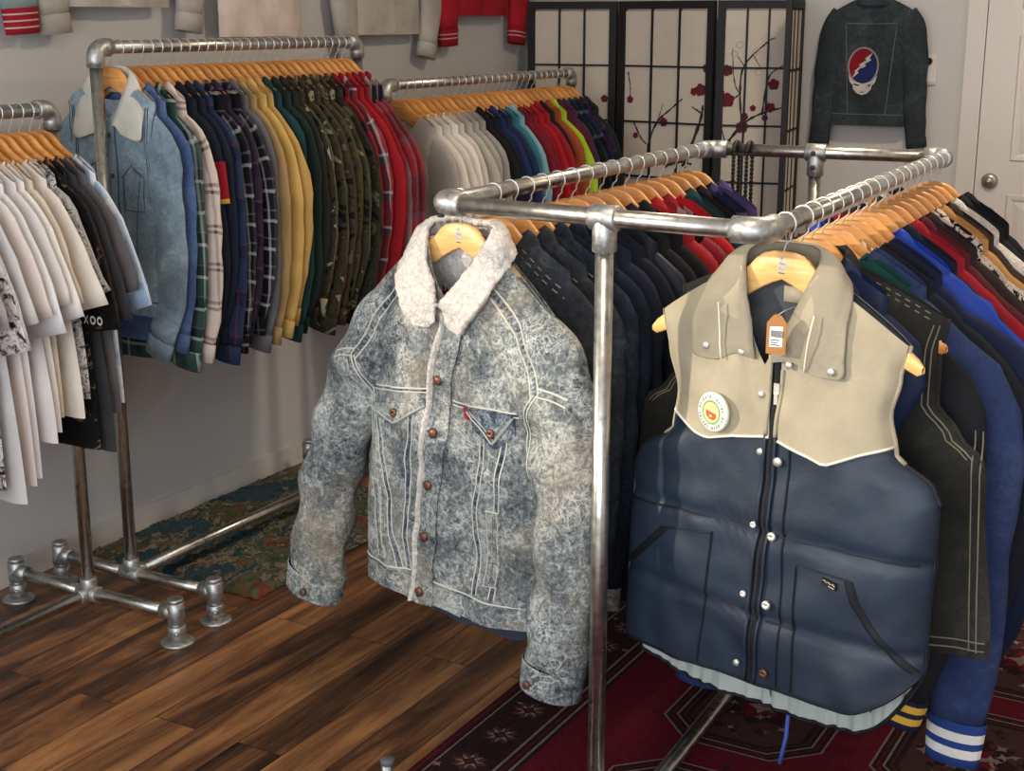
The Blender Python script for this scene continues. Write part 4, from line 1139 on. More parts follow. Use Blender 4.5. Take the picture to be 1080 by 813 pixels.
for i, (d, m, kd, ex) in enumerate(fl):
    y = 2.782 + (3.80 - 2.782) * i / (n2 - 1); loc = (R2['x'], y, R2['z'])
    rz = rnd.uniform(-.035, .02) if i else -.05
    T = .0125 if i else .0125
    sh = Shape(S=.158, N=.104, nz=-.10, sl=.66, bdip=.035, hem=ex.get('hem', (-.70 if i == 0 else -.76) - .02 * (i % 3)), dip=.08, T=T, Ts=.0092, pw=8, wr=.006, seed=i * 1.7 + .4, fold=.0035,
               widths=[(0, .158), (.2, .175), (1, .19)])
    nm = 'denim_jacket' if i == 0 else ('jacket' if kd == 'jacket' else ('denim_shirt' if i == 1 else 'flannel_shirt'))
    ou = ex.get('out', .0) - .018; 
    g = row_garment(nm, d + (' on the tall wall rack' if len(d.split()) < 11 else ' on the rack'), 'jacket' if kd == 'jacket' else 'shirt', 'shirts and jackets on the flannel rack', loc, rz, m, kd, sh,
                    seed=i, slen=(.535 if i == 0 else .54) + .03 * ((i * 7 + 1) % 4 - 1.5) / 1.5, out=ou + (.012 if i > 6 else 0), sw=(.075, .047), flare=-.035 if i == 0 else -.012, collarm=ex.get('col'), nu=22 if i == 0 else 14, ns=18,
                    wr=.2, placket=(i == 0), buttons=5 if i == 0 else 0, btn=M_BTN, sb=.014)
    row_hanger(d, loc, HW_S, GRP2, rz)
    if i == 0:
        b = MB()
        for sg in (-1, 1):
            sh.line(b, [(sg * .105, -.33), (sg * .07, -.30), (sg * .03, -.335)], .003, .002); sh.line(b, [(sg * .1, -.34), (sg * .05, -.66)], .003, .002); sh.line(b, [(sg * .035, -.34), (sg * .03, -.66)], .003, .002)
            sh.line(b, [(sg * .165, -.14), (sg * .15, -.22), (sg * .16, -.3)], .003, .002)
        sh.line(b, [(-.16, -.66), (.16, -.66)], .004, .002)
        for sg in (-1, 1):
            for o_ in (0, .008): sh.line(b, [(sg * (.142 - o_), -.15), (sg * (.132 - o_), -.24), (sg * (.138 - o_), -.32), (sg * (.15 - o_), -.37)], .003, .0025)
            sh.line(b, [(sg * .035, -.33), (sg * .07, -.30), (sg * .115, -.33), (sg * .112, -.42), (sg * .04, -.42), (sg * .035, -.33)], .003, .002)
        for dx in (-.018, .018): sh.line(b, [(dx, -.19), (dx, -.69)], .003, .004)
        b.build('seam_stitching', K(58, 72, 86), g)
        half0 = None
        # pale pointed collar laid wide over the shoulders
        hf = [((0, .012, -.045), (0, .022, -.115)), ((.05, .01, -.05), (.07, .02, -.115)), ((.07, 0, -.07), (.118, .004, -.13)), ((.05, -.014, -.13), (.128, -.02, -.195)), ((.02, -.018, -.18), (.118, -.025, -.235)), ((.012, -.02, -.2), (.05, -.024, -.22))]
        for ch in [c for c in g.children if c.name.startswith('collar')]: bpy.data.objects.remove(ch)
        collar(hf, K(196, 190, 176), g, .003, .008, 8, 30)
    if ex.get('patch'):
        RR = sleeve_path(sleeve_pts(sh, .5, .075, .047, ou, .014), 18)
        cuff(RR[7], [(.1, 0), (.012, 1)], [K(140, 22, 34), K(206, 160, 60)], g, 1, k=1.05, name='sleeve_patch')

# ---------------------------------------------------------------- far rack by the screen
GRP3 = 'hangers on the far corner rack'
fr = [('grey ribbed sweater at the near end', GRYH, 'knit'), ('cream sweater next to the grey ribbed one', CRM, 'knit'), ('ivory sweater second of the pale ones', K(212, 202, 190), 'knit'),
 ('white top with a dark collar dot', WHT, 'knit'), ('pale oatmeal sweater after the white top', K(204, 194, 180), 'knit'), ('light heather sweater of the grey trio', K(176, 170, 160), 'knit'),
 ('mid heather sweater of the grey trio', K(164, 158, 150), 'knit'), ('flecked grey sweater beside the black shirt', K(150, 146, 140), 'knit'), ('black shirt before the navy ones', BLK, 'shirt'),
 ('dark navy sweater first of the navies', NAVY2, 'knit'), ('navy shirt with stiff high collar', K(30, 42, 84), 'shirt'), ('navy pullover beside the teal one', K(30, 40, 72), 'knit'),
 ('teal pullover beside the navy one', K(48, 108, 120), 'knit'), ('pale blue shirt beside the teal pullover', LBLUE, 'shirt'), ('burgundy sweater first of the reds', BURG, 'knit'),
 ('wine red sweater second of the reds', K(126, 22, 38), 'knit'), ('scarlet sweater third of the reds', K(158, 22, 34), 'knit'), ('crimson shirt last of the reds', K(146, 24, 34), 'shirt'),
 ('black zip jacket beside the lime one', BLK2, 'jacket'), ('orange-brown shirt squeezed beside the lime jacket', K(150, 72, 40), 'shirt'), ('lime green fleece jacket', LIME, 'jacket'),
 ('maroon shirt behind the lime jacket', K(84, 26, 44), 'shirt'), ('plum purple shirt behind the maroon one', K(72, 44, 74), 'shirt'), ('black and green checked flannel', P_GRNB, 'shirt'),
 ('navy checked flannel behind the green one', P_NVY, 'shirt'), ('dark violet checked flannel near the screen', P_PURP, 'shirt'), ('bottle green shirt nearest the folding screen', K(24, 44, 40), 'shirt')]
n3 = len(fr)
for i, (d, m, kd) in enumerate(fr):
    y = 4.10 + (5.35 - 4.10) * i / (n3 - 1); loc = (R3['x'], y, R3['z'])
    rz = rnd.uniform(-.04, .03)
    sh = Shape(S=.16, N=.104, nz=-.10, sl=.66, bdip=.035, hem=-.70, dip=.07, T=.0165, Ts=.010, pw=8, wr=.007, seed=i * 1.9 + .7, fold=.004, veeneck=kd != 'knit')
    ou = .0 + (.03 if i in (20, 23, 24) else .008 * (i % 3))
    row_garment('sweater' if kd == 'knit' else ('jacket' if kd == 'jacket' else 'shirt'), d + ' on the corner rack', 'sweater' if kd == 'knit' else ('jacket' if kd == 'jacket' else 'shirt'),
                'tops on the far corner rack', loc, rz, m, kd, sh, seed=i, slen=.5, out=ou, sw=(.082, .05), nu=12, ns=12, placket=False, wr=.2)
    row_hanger(d, loc, HW_S, GRP3, rz)

# ---------------------------------------------------------------- denim rail of the double rack (behind the sherpa jacket)
GRP4 = 'hangers on the denim rail'
dl = [('charcoal denim jacket right behind the fleece-collared one', CH_DEN, 'jacket', {}), ('dark grey denim jacket second behind the fleece-collared one', K(60, 62, 66), 'jacket', dict(den=CH_DEN)),
 ('dark blue denim jacket third behind the fleece-collared one', DK_DEN, 'jacket', dict(cuffacid=1)), ('indigo denim jacket before the navy ones', denim('indigo_denim', (16, 21, 32), (25, 31, 44), (46, 54, 68)), 'jacket', {}),
 ('navy twill jacket first of the navies', NAVY, 'jacket', {}), ('navy bomber with striped white and blue cuffs', NAVY2, 'knit', dict(cuffs=STRIPE_WB, fwd=.02)),
 ('blue-black padded jacket in the middle of the navies', K(22, 28, 42, rough=.5), 'puffer', {}), ('black canvas jacket after the navies', BLK2, 'jacket', {}),
 ('black twill jacket before the red one', BLK, 'jacket', {}), ('red jacket glimpsed between the black ones', K(160, 34, 38), 'jacket', {}),
 ('black and red patterned jacket', P_BRK, 'jacket', {}), ('bright red sweatshirt behind the patterned jacket', K(176, 24, 34), 'knit', {}),
 ('dark teal jacket behind the bright red sweatshirt', TEAL, 'jacket', {}), ('plain black jacket behind the teal one', BLK, 'jacket', {}),
 ('navy checked wool jacket toward the far end', P_NVY, 'jacket', {}), ('purple wool coat last on the rail', PURP, 'jacket', {})]
n4 = len(dl)
for i, (d, m, kd, ex) in enumerate(dl):
    y = 2.525 + (3.58 - 2.525) * i / (n4 - 1); loc = on_left(y)
    rz = math.radians(-7 + i * .4) + rnd.uniform(-.012, .012)
    m = ex.get('den', m)
    sh = Shape(S=.19, N=.092, nz=-.081, sl=.62, bdip=.04, hem=-.78 - .03 * (i % 2), dip=.09, T=.026, Ts=.014, pw=8, wr=.012, seed=i * 2.1 + .9, fold=.006, widths=[(0, .19), (.2, .21), (1, .225)])
    g = row_garment('denim_jacket' if i < 4 else ('bomber_jacket' if ex.get('cuffs') else ('sweatshirt' if kd == 'knit' else 'jacket')), d, 'sweatshirt' if (kd == 'knit' and not ex.get('cuffs')) else 'jacket', 'jackets on the denim rail', loc, rz, m, kd, sh,
                    seed=i, slen=.62, out=-.018, sw=(.086, .054), nu=18, ns=18, cuffs=ex.get('cuffs'), cuffm=M_ACID if ex.get('cuffacid') else None, placket=False, wr=.18, flare=.0, ch=.014)
    row_hanger(d, loc, HW_M, GRP4, rz)
    if i < 4:   # double-stitched shoulder and armhole seams
        b = MB()
        p0 = [(.09, -.105), (.15, -.15), (.205, -.19), (.212, -.24)]
        for o_ in (.004, .014): sh.line(b, [(x - o_ * .5, z - o_) for x, z in p0], .0028, .003, dash=1)
        b.build('seam_stitching', K(120, 120, 116), g)
        b = MB(); 
        for o_ in (.012, .02): sh.line(b, [(-.21, sh.hem + .04 + o_), (.21, sh.hem + .04 + o_)], .0028, .003, dash=1)
        b.build('hem_stitching', K(120, 120, 116), g)

# ---------------------------------------------------------------- jacket rail of the double rack (behind the padded vest)
GRP5 = 'hangers on the jacket rail'
dr = [('navy quilted jacket right behind the padded vest', K(22, 36, 66, rough=.5), 'puffer', dict(out=-.06, S=.17, a=.078, slen=.6)),
 None,
 ('dark green varsity jacket with striped collar', K(20, 66, 62), 'knit', dict(out=.075, S=.18, cuffs=STRIPE_YB, sleeve=BLK2, slen=.70, a=.075)),
 ('blue corduroy varsity jacket with blue and white cuffs', BLUE_DEN, 'knit', dict(cuffs=STRIPE_BW, out=.105, a=.09, slen=.75, fl=.03)),
 ('black varsity jacket with white stripes on the collar', K(24, 26, 34), 'knit', dict(cuffs=STRIPE_NW, out=.12, bands=1, fl=-.01)),
 ('midnight navy jacket beside the royal blue puffer', K(22, 30, 56), 'knit', dict(cuffs=STRIPE_NW, out=.15, a=.09, slen=.68, fl=-.01)),
 ('royal blue puffer jacket', ROYAL, 'puffer', dict(out=.1, a=.11)),
 ('dark navy parka behind the royal blue puffer', K(20, 26, 44), 'jacket', dict(out=.085, cuffs=STRIPE_WN)),
 ('red fleece jacket behind the navy parka', K(146, 24, 38), 'jacket', dict(out=.09)),
 ('maroon jacket beside the red fleece one', K(80, 26, 36), 'jacket', dict(out=.1)),
 ('brown-black jacket beside the patterned coat', K(44, 32, 30), 'jacket', dict(out=.08)),
 ('cream coat with black zigzag pattern', CRMBLK, 'jacket', dict(out=.11)),
 ('camel tan corduroy coat', CAMEL, 'jacket', dict(out=.12)),
 ('dark brown leather jacket', K(46, 34, 28, rough=.5), 'jacket', dict(out=.1)),
 ('white fleece pile jacket', M_FLEECE, 'jacket', dict(out=.05)),
 ('black coat second from the rail end', K(24, 24, 26), 'jacket', dict(out=.13)),
 ('black parka last at the rail end', K(18, 19, 22), 'jacket', dict(out=.16))]
n5 = len(dr)
for i, row in enumerate(dr):
    y = 2.48 + (3.63 - 2.48) * i / (n5 - 1) if i else 2.49; loc = on_right(y)
    if row is None:
        loc = on_right(2.555)
        d = 'black denim vest hanging with its bare wooden hanger end showing'
        rz = math.radians(-9)
        g = thing('denim_vest', 'washed black denim vest with contrast stitching behind the padded vest', 'vest', loc, rz, None)
        BS = Shape(S=.272, N=.075, nz=-.085, sl=.42, hem=-.80, hemc=.02, dip=.12, T=.03, Ts=.011, seed=5.5, fold=.006, wr=.006,
                   widths=[(0, .272), (.1, .262), (.25, .262), (.34, .305), (.4, .352), (.45, .365), (1, .398)])
        b = MB(); BS.body(b, 34, 34); b.build('body', BLK_DEN, g)
        shirt_collar(BS, BLK_DEN, g, T=.02)
        for sg in (-1, 1):
            b = MB(); b.tube([BS.P(sg, s_, True) for s_ in frange(0, .43, 18)], .0045, 8); b.build('armhole_binding', BLK_DEN, g)
        b = MB()
        for o_ in (.008, .018): BS.line(b, [(x, BS.zt(x) - o_) for x in frange(.1, .25, 8)], .0026, .003, dash=1)
        for sg in (-1, 1):
            for o_ in (.012, .022): BS.line(b, [(sg * (interp(BS.widths, s_) - o_), BS.P(sg, s_)[2]) for s_ in frange(.02, .4, 16)], .0024, .003)
        for o_ in (.014, .03): BS.line(b, [(x, BS.hem + o_ + .02 * (x / .375) ** 2) for x in frange(-.38, .39, 20)], .003, .003)
        for o_ in (.016, .03): BS.line(b, [(.365 - o_, -.36), (.378 - o_, -.55), (.392 - o_, -.77)], .0026, .003)
        BS.line(b, [(.17, -.52), (.23, -.56), (.26, -.62)], .003, .003); BS.line(b, [(.16, -.535), (.22, -.575), (.25, -.63)], .003, .003)
        b.build('seam_stitching', K(126, 118, 96), g)
        b = MB(); BS.region(b, frange(.1, .22, 6), lambda x: -.33, polyline([(.1, -.46), (.16, -.48), (.22, -.46)]), 5, .003); b.build('chest_pocket', BLK_DEN, g)
        hanger('wooden hanger holding the washed black denim vest, one bare end showing', loc, rz, HW_L, GRP5)
        continue
    d, m, kd, ex = row
    rz = math.radians(-8 + i * .25) if i < 8 else math.radians(-6) + rnd.uniform(-.02, .02)
    S = ex.get('S', .195)
    sh = Shape(S=S, N=.092, nz=-.081, sl=.60, bdip=.04, hem=-.74 - .03 * (i % 2), dip=.09, T=.026 if i else .018, Ts=.014 if i else .011, pw=8, wr=.009 if i else .003, seed=i * 2.3 + .3, fold=.006, widths=[(0, S), (.2, S + .01), (1, S + .02)])
    vs = bool(ex.get('cuffs')) and kd == 'knit'
    a_ = ex.get('a', .09)
    g = row_garment('puffer_jacket' if kd == 'puffer' else ('varsity_jacket' if vs else 'jacket'), d + ' on the jacket rail', 'jacket', 'jackets on the jacket rail', loc, rz, m, kd, sh,
                    seed=i, slen=ex.get('slen', .63), out=ex['out'] - .015, sw=(a_, a_ * .66), nu=18, ns=18, cuffs=ex.get('cuffs'), placket=False, wr=.18, flare=ex.get('fl', ex['out'] * -.3), fwd=ex.get('fwd', 0), sb=.03 if i else .019, sleeve_m=ex.get('sleeve'))
    row_hanger(d, loc, HW_M if i else HW_S, GRP5, rz)
    if ex.get('bands'):
        b = MB()
        for k in range(2):
            x0 = .05 + k * .02
            b.grid([[(x0 + t_ * .02, -.02 - .004 * sin(t_ * PI), -.075 - k * .012 - t_ * .05), (x0 + .009 + t_ * .02, -.02 - .004 * sin(t_ * PI), -.08 - k * .012 - t_ * .05)] for t_ in frange(0, 1, 4)])
        b.build('collar_stripe', KW, g, solid=.002)
    if i == 0:
        b = MB(); b.tube([(.03, -.02, -.74), (.036, -.022, -.9), (.03, -.02, -1.02), (.02, -.022, -1.08)], .004, 6); b.build('drawcord', K(70, 90, 170), g)
    if i == 2:
        b = MB(); b.tube([(.062, -.016, -.075), (.075, -.014, -.09), (.086, -.01, -.125)], .004, 6); b.build('collar_stripe', KY, g)

# ================================================================= clothes on the left wall
def wall_garment(name, label, cat, y, ztop, half, kind, m, hem, cuffm=None, **k):
    loc = (WX + .055, y, ztop); rz = PI / 2
    sh = Shape(S=half, N=.075, nz=-.08, sl=.45, hem=hem, dip=.08, T=.028, Ts=.012, seed=y * 3, fold=.006, widths=[(0, half), (.2, half + .01), (1, half + k.pop('wide', .01))], veeneck=kind == 'jacket')
    g = row_garment(name, label, cat, 'clothes displayed on the wall', loc, rz, m, kind, sh, cuffm=cuffm, **k)
    h = hanger('wooden hanger on the wall holding the ' + label.split(' hung')[0], loc, rz, HW_M, 'hangers on the wall')
    b = MB(); b.tube([(0, .05, PR), (0, .0, PR - .001), (0, -.012, PR + .006)], .0035, 8); b.build('wall_peg', M_HOOK, h)
    return g
RIBR = ([(.014, 0), (.004, 1), (.014, 0), (.004, 1), (.014, 0), (.004, 1), (.016, 0)], [K(150, 26, 40), K(206, 176, 168)])
wall_garment('sweatshirt', 'pale teal sweatshirt with red striped rib cuffs hung above the t-shirt rack', 'sweatshirt', 2.47, 2.385, .2, 'knit', K(140, 158, 156), -.66, cuffs=RIBR, slen=.52, out=.09, flare=.06, sw=(.09, .06), sb=.03)
wall_garment('cropped_jacket', 'grey beige cropped jacket hung between the teal sweatshirt and the white top', 'jacket', 3.19, 2.42, .2, 'jacket', K(176, 166, 154), -.785, slen=.57, out=.08, flare=.02, sw=(.085, .055), wide=.01, sb=.03)
wall_garment('long_top', 'pinkish white long top hung above the tall rack', 't-shirt', 3.84, 2.42, .2, 'tee', K(210, 192, 180), -.875, slen=.2, out=.06, sw=(.09, .085), sb=None)
wall_garment('work_shirt', 'pale grey work shirt hung beside the red jacket', 'shirt', 4.57, 2.36, .21, 'shirt', K(176, 168, 156), -.815, slen=.615, out=.07, sw=(.085, .055), wide=.02, sb=.03)
RIBW = ([(.016, 0), (.004, 1), (.012, 0), (.004, 1), (.03, 0)], [K(140, 20, 34), K(196, 160, 156)])
g = wall_garment('varsity_jacket', 'red varsity jacket with striped rib cuffs hung in the wall corner', 'jacket', 5.27, 2.40, .21, 'knit', K(168, 24, 38), -.785, cuffs=RIBW, slen=.60, out=.075, flare=.02, sw=(.1, .06), hemband=(.07, K(150, 22, 36)), sb=.034)
# ================================================================= denim jacket on the back wall (seen from behind)
JB = (-1.612, BY - .06, 1.735)
BK = denim('faded_black_denim', (32, 37, 40), (46, 53, 56), (70, 78, 80), (.36, .5, .68), 6, 60, .5)
jk = thing('denim_jacket', 'dark denim jacket showing a round red and blue skull patch on its back', 'jacket', JB, 0)
js = Shape(S=.155, N=.06, nz=-.055, sl=.5, hem=-.545, hemc=.0, dip=.02, bdip=.02, T=.03, Ts=.012, seed=2.2, fold=.003, wr=.004, veeneck=False, widths=[(0, .155), (.25, .158), (1, .15)])
b = MB(); js.body(b, 26, 26); b.build('body', BK, jk)
for sg in (1, -1):
    so, e = sleeve([(.11, 0, -.135, .07, .028), (.142, 0, -.18, .066, .03), (.168, 0, -.28, .055, .03), (.182, 0, -.40, .047, .028), (.19, 0, -.54, .041, .026), (.192, 0, -.588, .039, .025)], BK, jk, sgn=sg, n=26, nr=18, seed=sg, wr=.2)
    cuff(e, [(.042, 0)], [BK], jk, sg)
collar([((0, -.028, -.028), (0, -.034, -.085)), ((.035, -.02, -.03), (.045, -.034, -.082)), ((.056, 0, -.04), (.07, -.01, -.075)), ((.05, .02, -.06), (.06, .022, -.085))], BK, jk, .003, .006)
b = MB()
js.line(b, [(-.15, -.148), (0, -.152), (.15, -.148)], .003, .002)
for sg in (-1, 1): js.line(b, [(sg * .1, -.155), (sg * .075, -.5)], .003, .002); js.line(b, [(sg * .14, -.1), (sg * .128, -.2)], .003, .002)
js.line(b, [(-.145, -.5), (.145, -.5)], .003, .003); js.line(b, [(-.145, -.51), (.145, -.51)], .0025, .003)
b.build('seam_stitching', K(92, 98, 98), jk)
b = MB(); js.region(b, frange(-.148, .148, 14), lambda x: -.502, lambda x: -.545, 3, .004); b.build('waistband', BK, jk)
# embroidered patch: ringed dome split red/blue by a jagged white bolt, white cheekbones and jaw below
pc_ = Vector((-.02, 0, -.325))
def pe(name, polys, m, off):
    b = MB()
    for p in polys: b.poly([js.at(pc_.x + x, pc_.z + z, off) for x, z in p])
    return b.build(name, m, patch, smooth=False)
b = MB(); N_ = 48
def ell(rx, rz_, k): a = 2 * PI * k / N_; return (rx * cos(a), rz_ * sin(a) + .012)
b.grid([[js.at(pc_.x + x, pc_.z + z, .006) for x, z in [ell(rx, rz_, k) for k in range(N_)]] for rx, rz_ in ((.0625, .0735), (.056, .067))], 0, closed=True)
patch = b.build('embroidered_patch', K(140, 132, 126), jk, smooth=False)
E1 = [ell(.0565, .0675, k) for k in range(N_)]
bolt_l = [(.036, .064), (.008, .038), (.016, .034), (-.016, .012), (-.008, .008), (-.034, -.014), (-.026, -.018), (-.04, -.036)]
dome = [p for p in E1 if p[1] > -.05]
def left_of(p):  # which side of the slanting bolt
    return (p[0] - .036) * (-.1) - (p[1] - .064) * (-.076) 
red = [p for p in E1 if p[1] - (-.036) > (p[0] + .04) * (.1 / .076)]
blue = [p for p in E1 if p[1] - (-.036) <= (p[0] + .04) * (.1 / .076)]
k0 = E1.index(red[0])
def order(ps): return sorted(ps, key=lambda p: atan2(p[1] - .012, p[0]))
rr_ = sorted(red, key=lambda p: (atan2(p[1] - .012, p[0]) - .6) % (2 * PI))
pe('red_half', [rr_ + bolt_l[::-1]], K(122, 18, 30), .0062)
bb2 = sorted(blue, key=lambda p: (atan2(p[1] - .012, p[0]) + 2.6) % (2 * PI))
bolt_r = [(x + .010, z - .008) for x, z in bolt_l]
pe('blue_half', [bb2 + bolt_l], K(28, 36, 82), .0061)
bl = [(.036, .064), (.006, .04), (.014, .036), (-.018, .016), (-.010, .011), (-.036, -.008), (-.030, -.013), (-.042, -.034), (-.012, -.010), (-.018, -.006), (.012, .014), (.006, .02), (.032, .036), (.024, .042)]
pe('white_bolt', [bl], K(190, 182, 172), .0066)
pe('skull_face', [[(-.058, -.022), (-.05, -.05), (-.038, -.062), (-.036, -.078), (-.02, -.094), (0, -.1), (.02, -.094), (.036, -.078), (.04, -.062), (.052, -.05), (.058, -.022), (.04, -.044), (.016, -.052), (0, -.056), (-.016, -.052), (-.04, -.044)]], K(184, 174, 164), .0068)
pe('skull_eye', [[(-.038, -.055), (-.012, -.06), (-.01, -.067), (-.028, -.066)], [(.01, -.064), (.036, -.056), (.03, -.067), (.012, -.069)], [(-.006, -.078), (.006, -.078), (0, -.074)], [(-.016, -.087), (.014, -.087), (.0, -.091)]], BLK, .0073)
h = hanger('wooden hanger on the back wall holding the dark denim jacket with patch', JB, 0, hanger_mesh(.15), 'hangers on the wall')
b = MB(); b.tube([(0, .055, PR), (0, .0, PR - .001), (0, -.012, PR + .006)], .0035, 8); b.build('wall_peg', M_HOOK, h)

# ================================================================= switch on the back wall
sw = thing('thermostat', 'small white wall control with black dial beside the hanging dark denim jacket', 'wall control', (-1.392, BY, 1.41))
b = MB(); b.box((0, -.006, 0), (.05, .012, .115)); b.box((0, -.014, -.0), (.04, .006, .10)); b.build('plate', M_TRIM, sw, smooth=False)
b = MB(); b.tube([(-.004, -.012, .032), (-.004, -.03, .032), (-.004, -.034, .032)], [.014, .0135, .010], 20); b.build('dial', BLK2, sw)

# ================================================================= folding screen
t = NT('screen_paper'); v = t.coord(); n = t.noise(v, 3, 5, .6)
t.base(t.ramp(n, [(.3, srgb(198, 186, 168)), (.7, srgb(212, 200, 184))])); t.set(Roughness=.9); M_PAPER = t.m
M_LACQ = fine(16, 15, 15, .65); M_BRANCH = fine(52, 40, 38, .8); M_PETAL = fine(98, 26, 42, .9); M_BUD = fine(196, 176, 168, .8)
scr = thing('folding_screen', 'black framed paper folding screen painted with plum blossom branches against the back wall', 'folding screen', (0, 0, 0))
SCREEN = [(573, 661, (-3.115, 5.63), (-2.712, 5.685)), (661, 765, (-2.700, 5.685), (-2.238, 5.62)), (765, 843, (-2.226, 5.62), (-1.905, 5.69)), (843, 850, (-1.896, 5.69), (-1.868, 5.52))]
H_S = 1.675
PAINT = [([(644, 95), (652, 106)], [], [(650, 107, 5)]),
 ([], [([(697, 178), (697, 154), (706, 130), (719, 117), (733, 104)], .012), ([(679, 130), (688, 148), (697, 157)], .008), ([(672, 77), (675, 95), (674, 106)], .006), ([(706, 130), (712, 110)], .005),
       ([(736, 178), (742, 160), (753, 126), (755, 110)], .02), ([(753, 118), (743, 112)], .008), ([(715, 178), (730, 172), (745, 174)], .018)],
  [(752, 94, 8), (713, 130, 6), (675, 107, 5), (682, 146, 4), (758, 71, 6), (745, 96, 5)]),
 ([], [([(777, 151), (792, 130), (807, 119), (830, 111)], .013), ([(792, 130), (789, 98), (792, 68), (813, 44), (821, 39)], .009), ([(811, 119), (816, 80), (830, 67)], .008), ([(789, 98), (783, 84), (780, 50)], .005),
       ([(792, 68), (785, 58)], .004), ([(769, 214), (773, 206), (780, 200)], .004), ([(801, 58), (808, 70)], .004), ([(777, 151), (772, 134)], .006), ([(770, 112), (786, 100), (790, 96)], .008)],
  [(776, 73, 7), (777, 104, 9), (821, 87, 7), (802, 112, 4), (819, 111, 6), (792, 132, 8), (773, 203, 5), (794, 121, 5), (814, 122, 4), (770, 98, 6)])]
for k, (pa, pb, (x0, y0), (x1, y1)) in enumerate(SCREEN):
    L = sqrt((x1 - x0) ** 2 + (y1 - y0) ** 2); a = atan2(y1 - y0, x1 - x0)
    pn = bpy.data.objects.new('screen_panel', None); COL.objects.link(pn); pn.parent = scr; pn.location = (x0, y0, 0); pn.rotation_euler = (0, 0, a)
    w = .032; b = MB()
    for x in (w / 2, L - w / 2):
        if L > .1 or x == w / 2: b.box((x, 0, H_S / 2 + .01), (w if L > .1 else L, .022, H_S - .02))
    if k == 3: L = .32; b = MB(); [b.box((x, 0, H_S / 2 + .01), (w, .022, H_S - .02)) for x in (w / 2, L - w / 2)]
    for z in (H_S - w / 2, .06): b.box((L / 2, 0, z), (L - 2 * w, .022, w))
    b.build('frame', M_LACQ, pn, smooth=False)
    b = MB(); iw = L - 2 * w
    for j in (1, 2): b.box((w + iw * j / 3, 0, H_S / 2 + .02), (.008, .014, H_S - .1))
    z = H_S - w - .235
    while z > .1: b.box((L / 2, 0, z), (iw, .014, .008)); z -= .233
    b.build('lattice', M_LACQ, pn, smooth=False)
    b = MB(); b.box((L / 2, .002, H_S / 2 + .01), (iw, .002, H_S - .1)); b.build('paper', M_PAPER, pn, smooth=False)
    if k < 3 and (PAINT[k][1] or PAINT[k][2]):
        def loc2(px, py): return ((px - pa) / (pb - pa) * L, 1.668 - (py - 3) * .00386)
        b = MB(); b2 = MB(); q = 0
        for pts, wd in PAINT[k][1]:
            P = catmull([loc2(*p) for p in pts], max(4, len(pts) * 4)); r1 = []; r2 = []
            for i, (x, z) in enumerate(P):
                A = P[max(0, i - 1)]; B_ = P[min(len(P) - 1, i + 1)]; dx, dz = B_[0] - A[0], B_[1] - A[1]; l_ = sqrt(dx * dx + dz * dz) or 1
                ww = wd * (1 - .6 * i / len(P)) * .5 * (1 + .4 * sin(i * 2.3)); 
                r1.append((x - dz / l_ * ww, -.0022, z + dx / l_ * ww)); r2.append((x + dz / l_ * ww, -.0022, z - dx / l_ * ww))
            b.grid([r1, r2])
        for px, py, r in PAINT[k][2]:
            x, z = loc2(px, py); r = r * .0031
            for j in range(5):
                c_ = j * 2 * PI / 5 + px; cx_, cz_ = x + cos(c_) * r * .55, z + sin(c_) * r * .55
                b2.poly([(cx_ + cos(t_ * PI / 5) * r * .55, -.0026 - .0001 * j, cz_ + sin(t_ * PI / 5) * r * .55) for t_ in range(10)])
        if b.f: b.build('painted_branch', M_BRANCH, pn, smooth=False)
        if b2.f: b2.build('painted_blossom', M_PETAL, pn, smooth=False)
        if k == 2:
            b3 = MB()
            for px, py in ((787, 46), (782, 56), (803, 53), (806, 74), (812, 40)):
                x, z = loc2(px, py); b3.tube([(x + .014 * cos(t_ * PI / 6), -.0025, z + .012 * sin(t_ * PI / 6)) for t_ in range(13)], .0016, 5)
            b3.build('painted_bud', M_BUD, pn, smooth=False)
# bead strings on the back bar of the square rack
for bx_, ln, lab in ((-1.398, .30, 'black bead necklace on the back bar of the square rack, beside its corner'), (-1.362, .32, 'second black bead necklace on the back bar, nearer the post')):
    f_ = (bx_ - LB.x) / (RB.x - LB.x); by_ = LB.lerp(RB, f_).y
    nk = thing('bead_necklace', lab, 'necklace', (bx_, by_, NZ))
    b = MB(); P = []
    for i in range(17): a = -PI * .02 + PI * 1.04 * i / 16; P.append((.0, cos(a) * .021, sin(a) * .021))
    P = [(0, .021, -ln * t_) for t_ in frange(1, .03, 28)] + P + [(0, -.021, -ln * t_) for t_ in frange(.03, 1, 28)] + [(0, sin(t_) * .021 * -1 if False else -.021 * cos(t_), -ln - .021 * sin(t_)) for t_ in frange(.2, PI - .2, 4)]
    for p in P:
        r = .0062
        b.tube([(p[0], p[1], p[2] - r), (p[0], p[1], p[2] - r * .6), (p[0], p[1], p[2]), (p[0], p[1], p[2] + r * .6), (p[0], p[1], p[2] + r)], [r * .2, r * .8, r, r * .8, r * .2], 7)
    b.build('bead', fine(24, 20, 22, .3), nk)

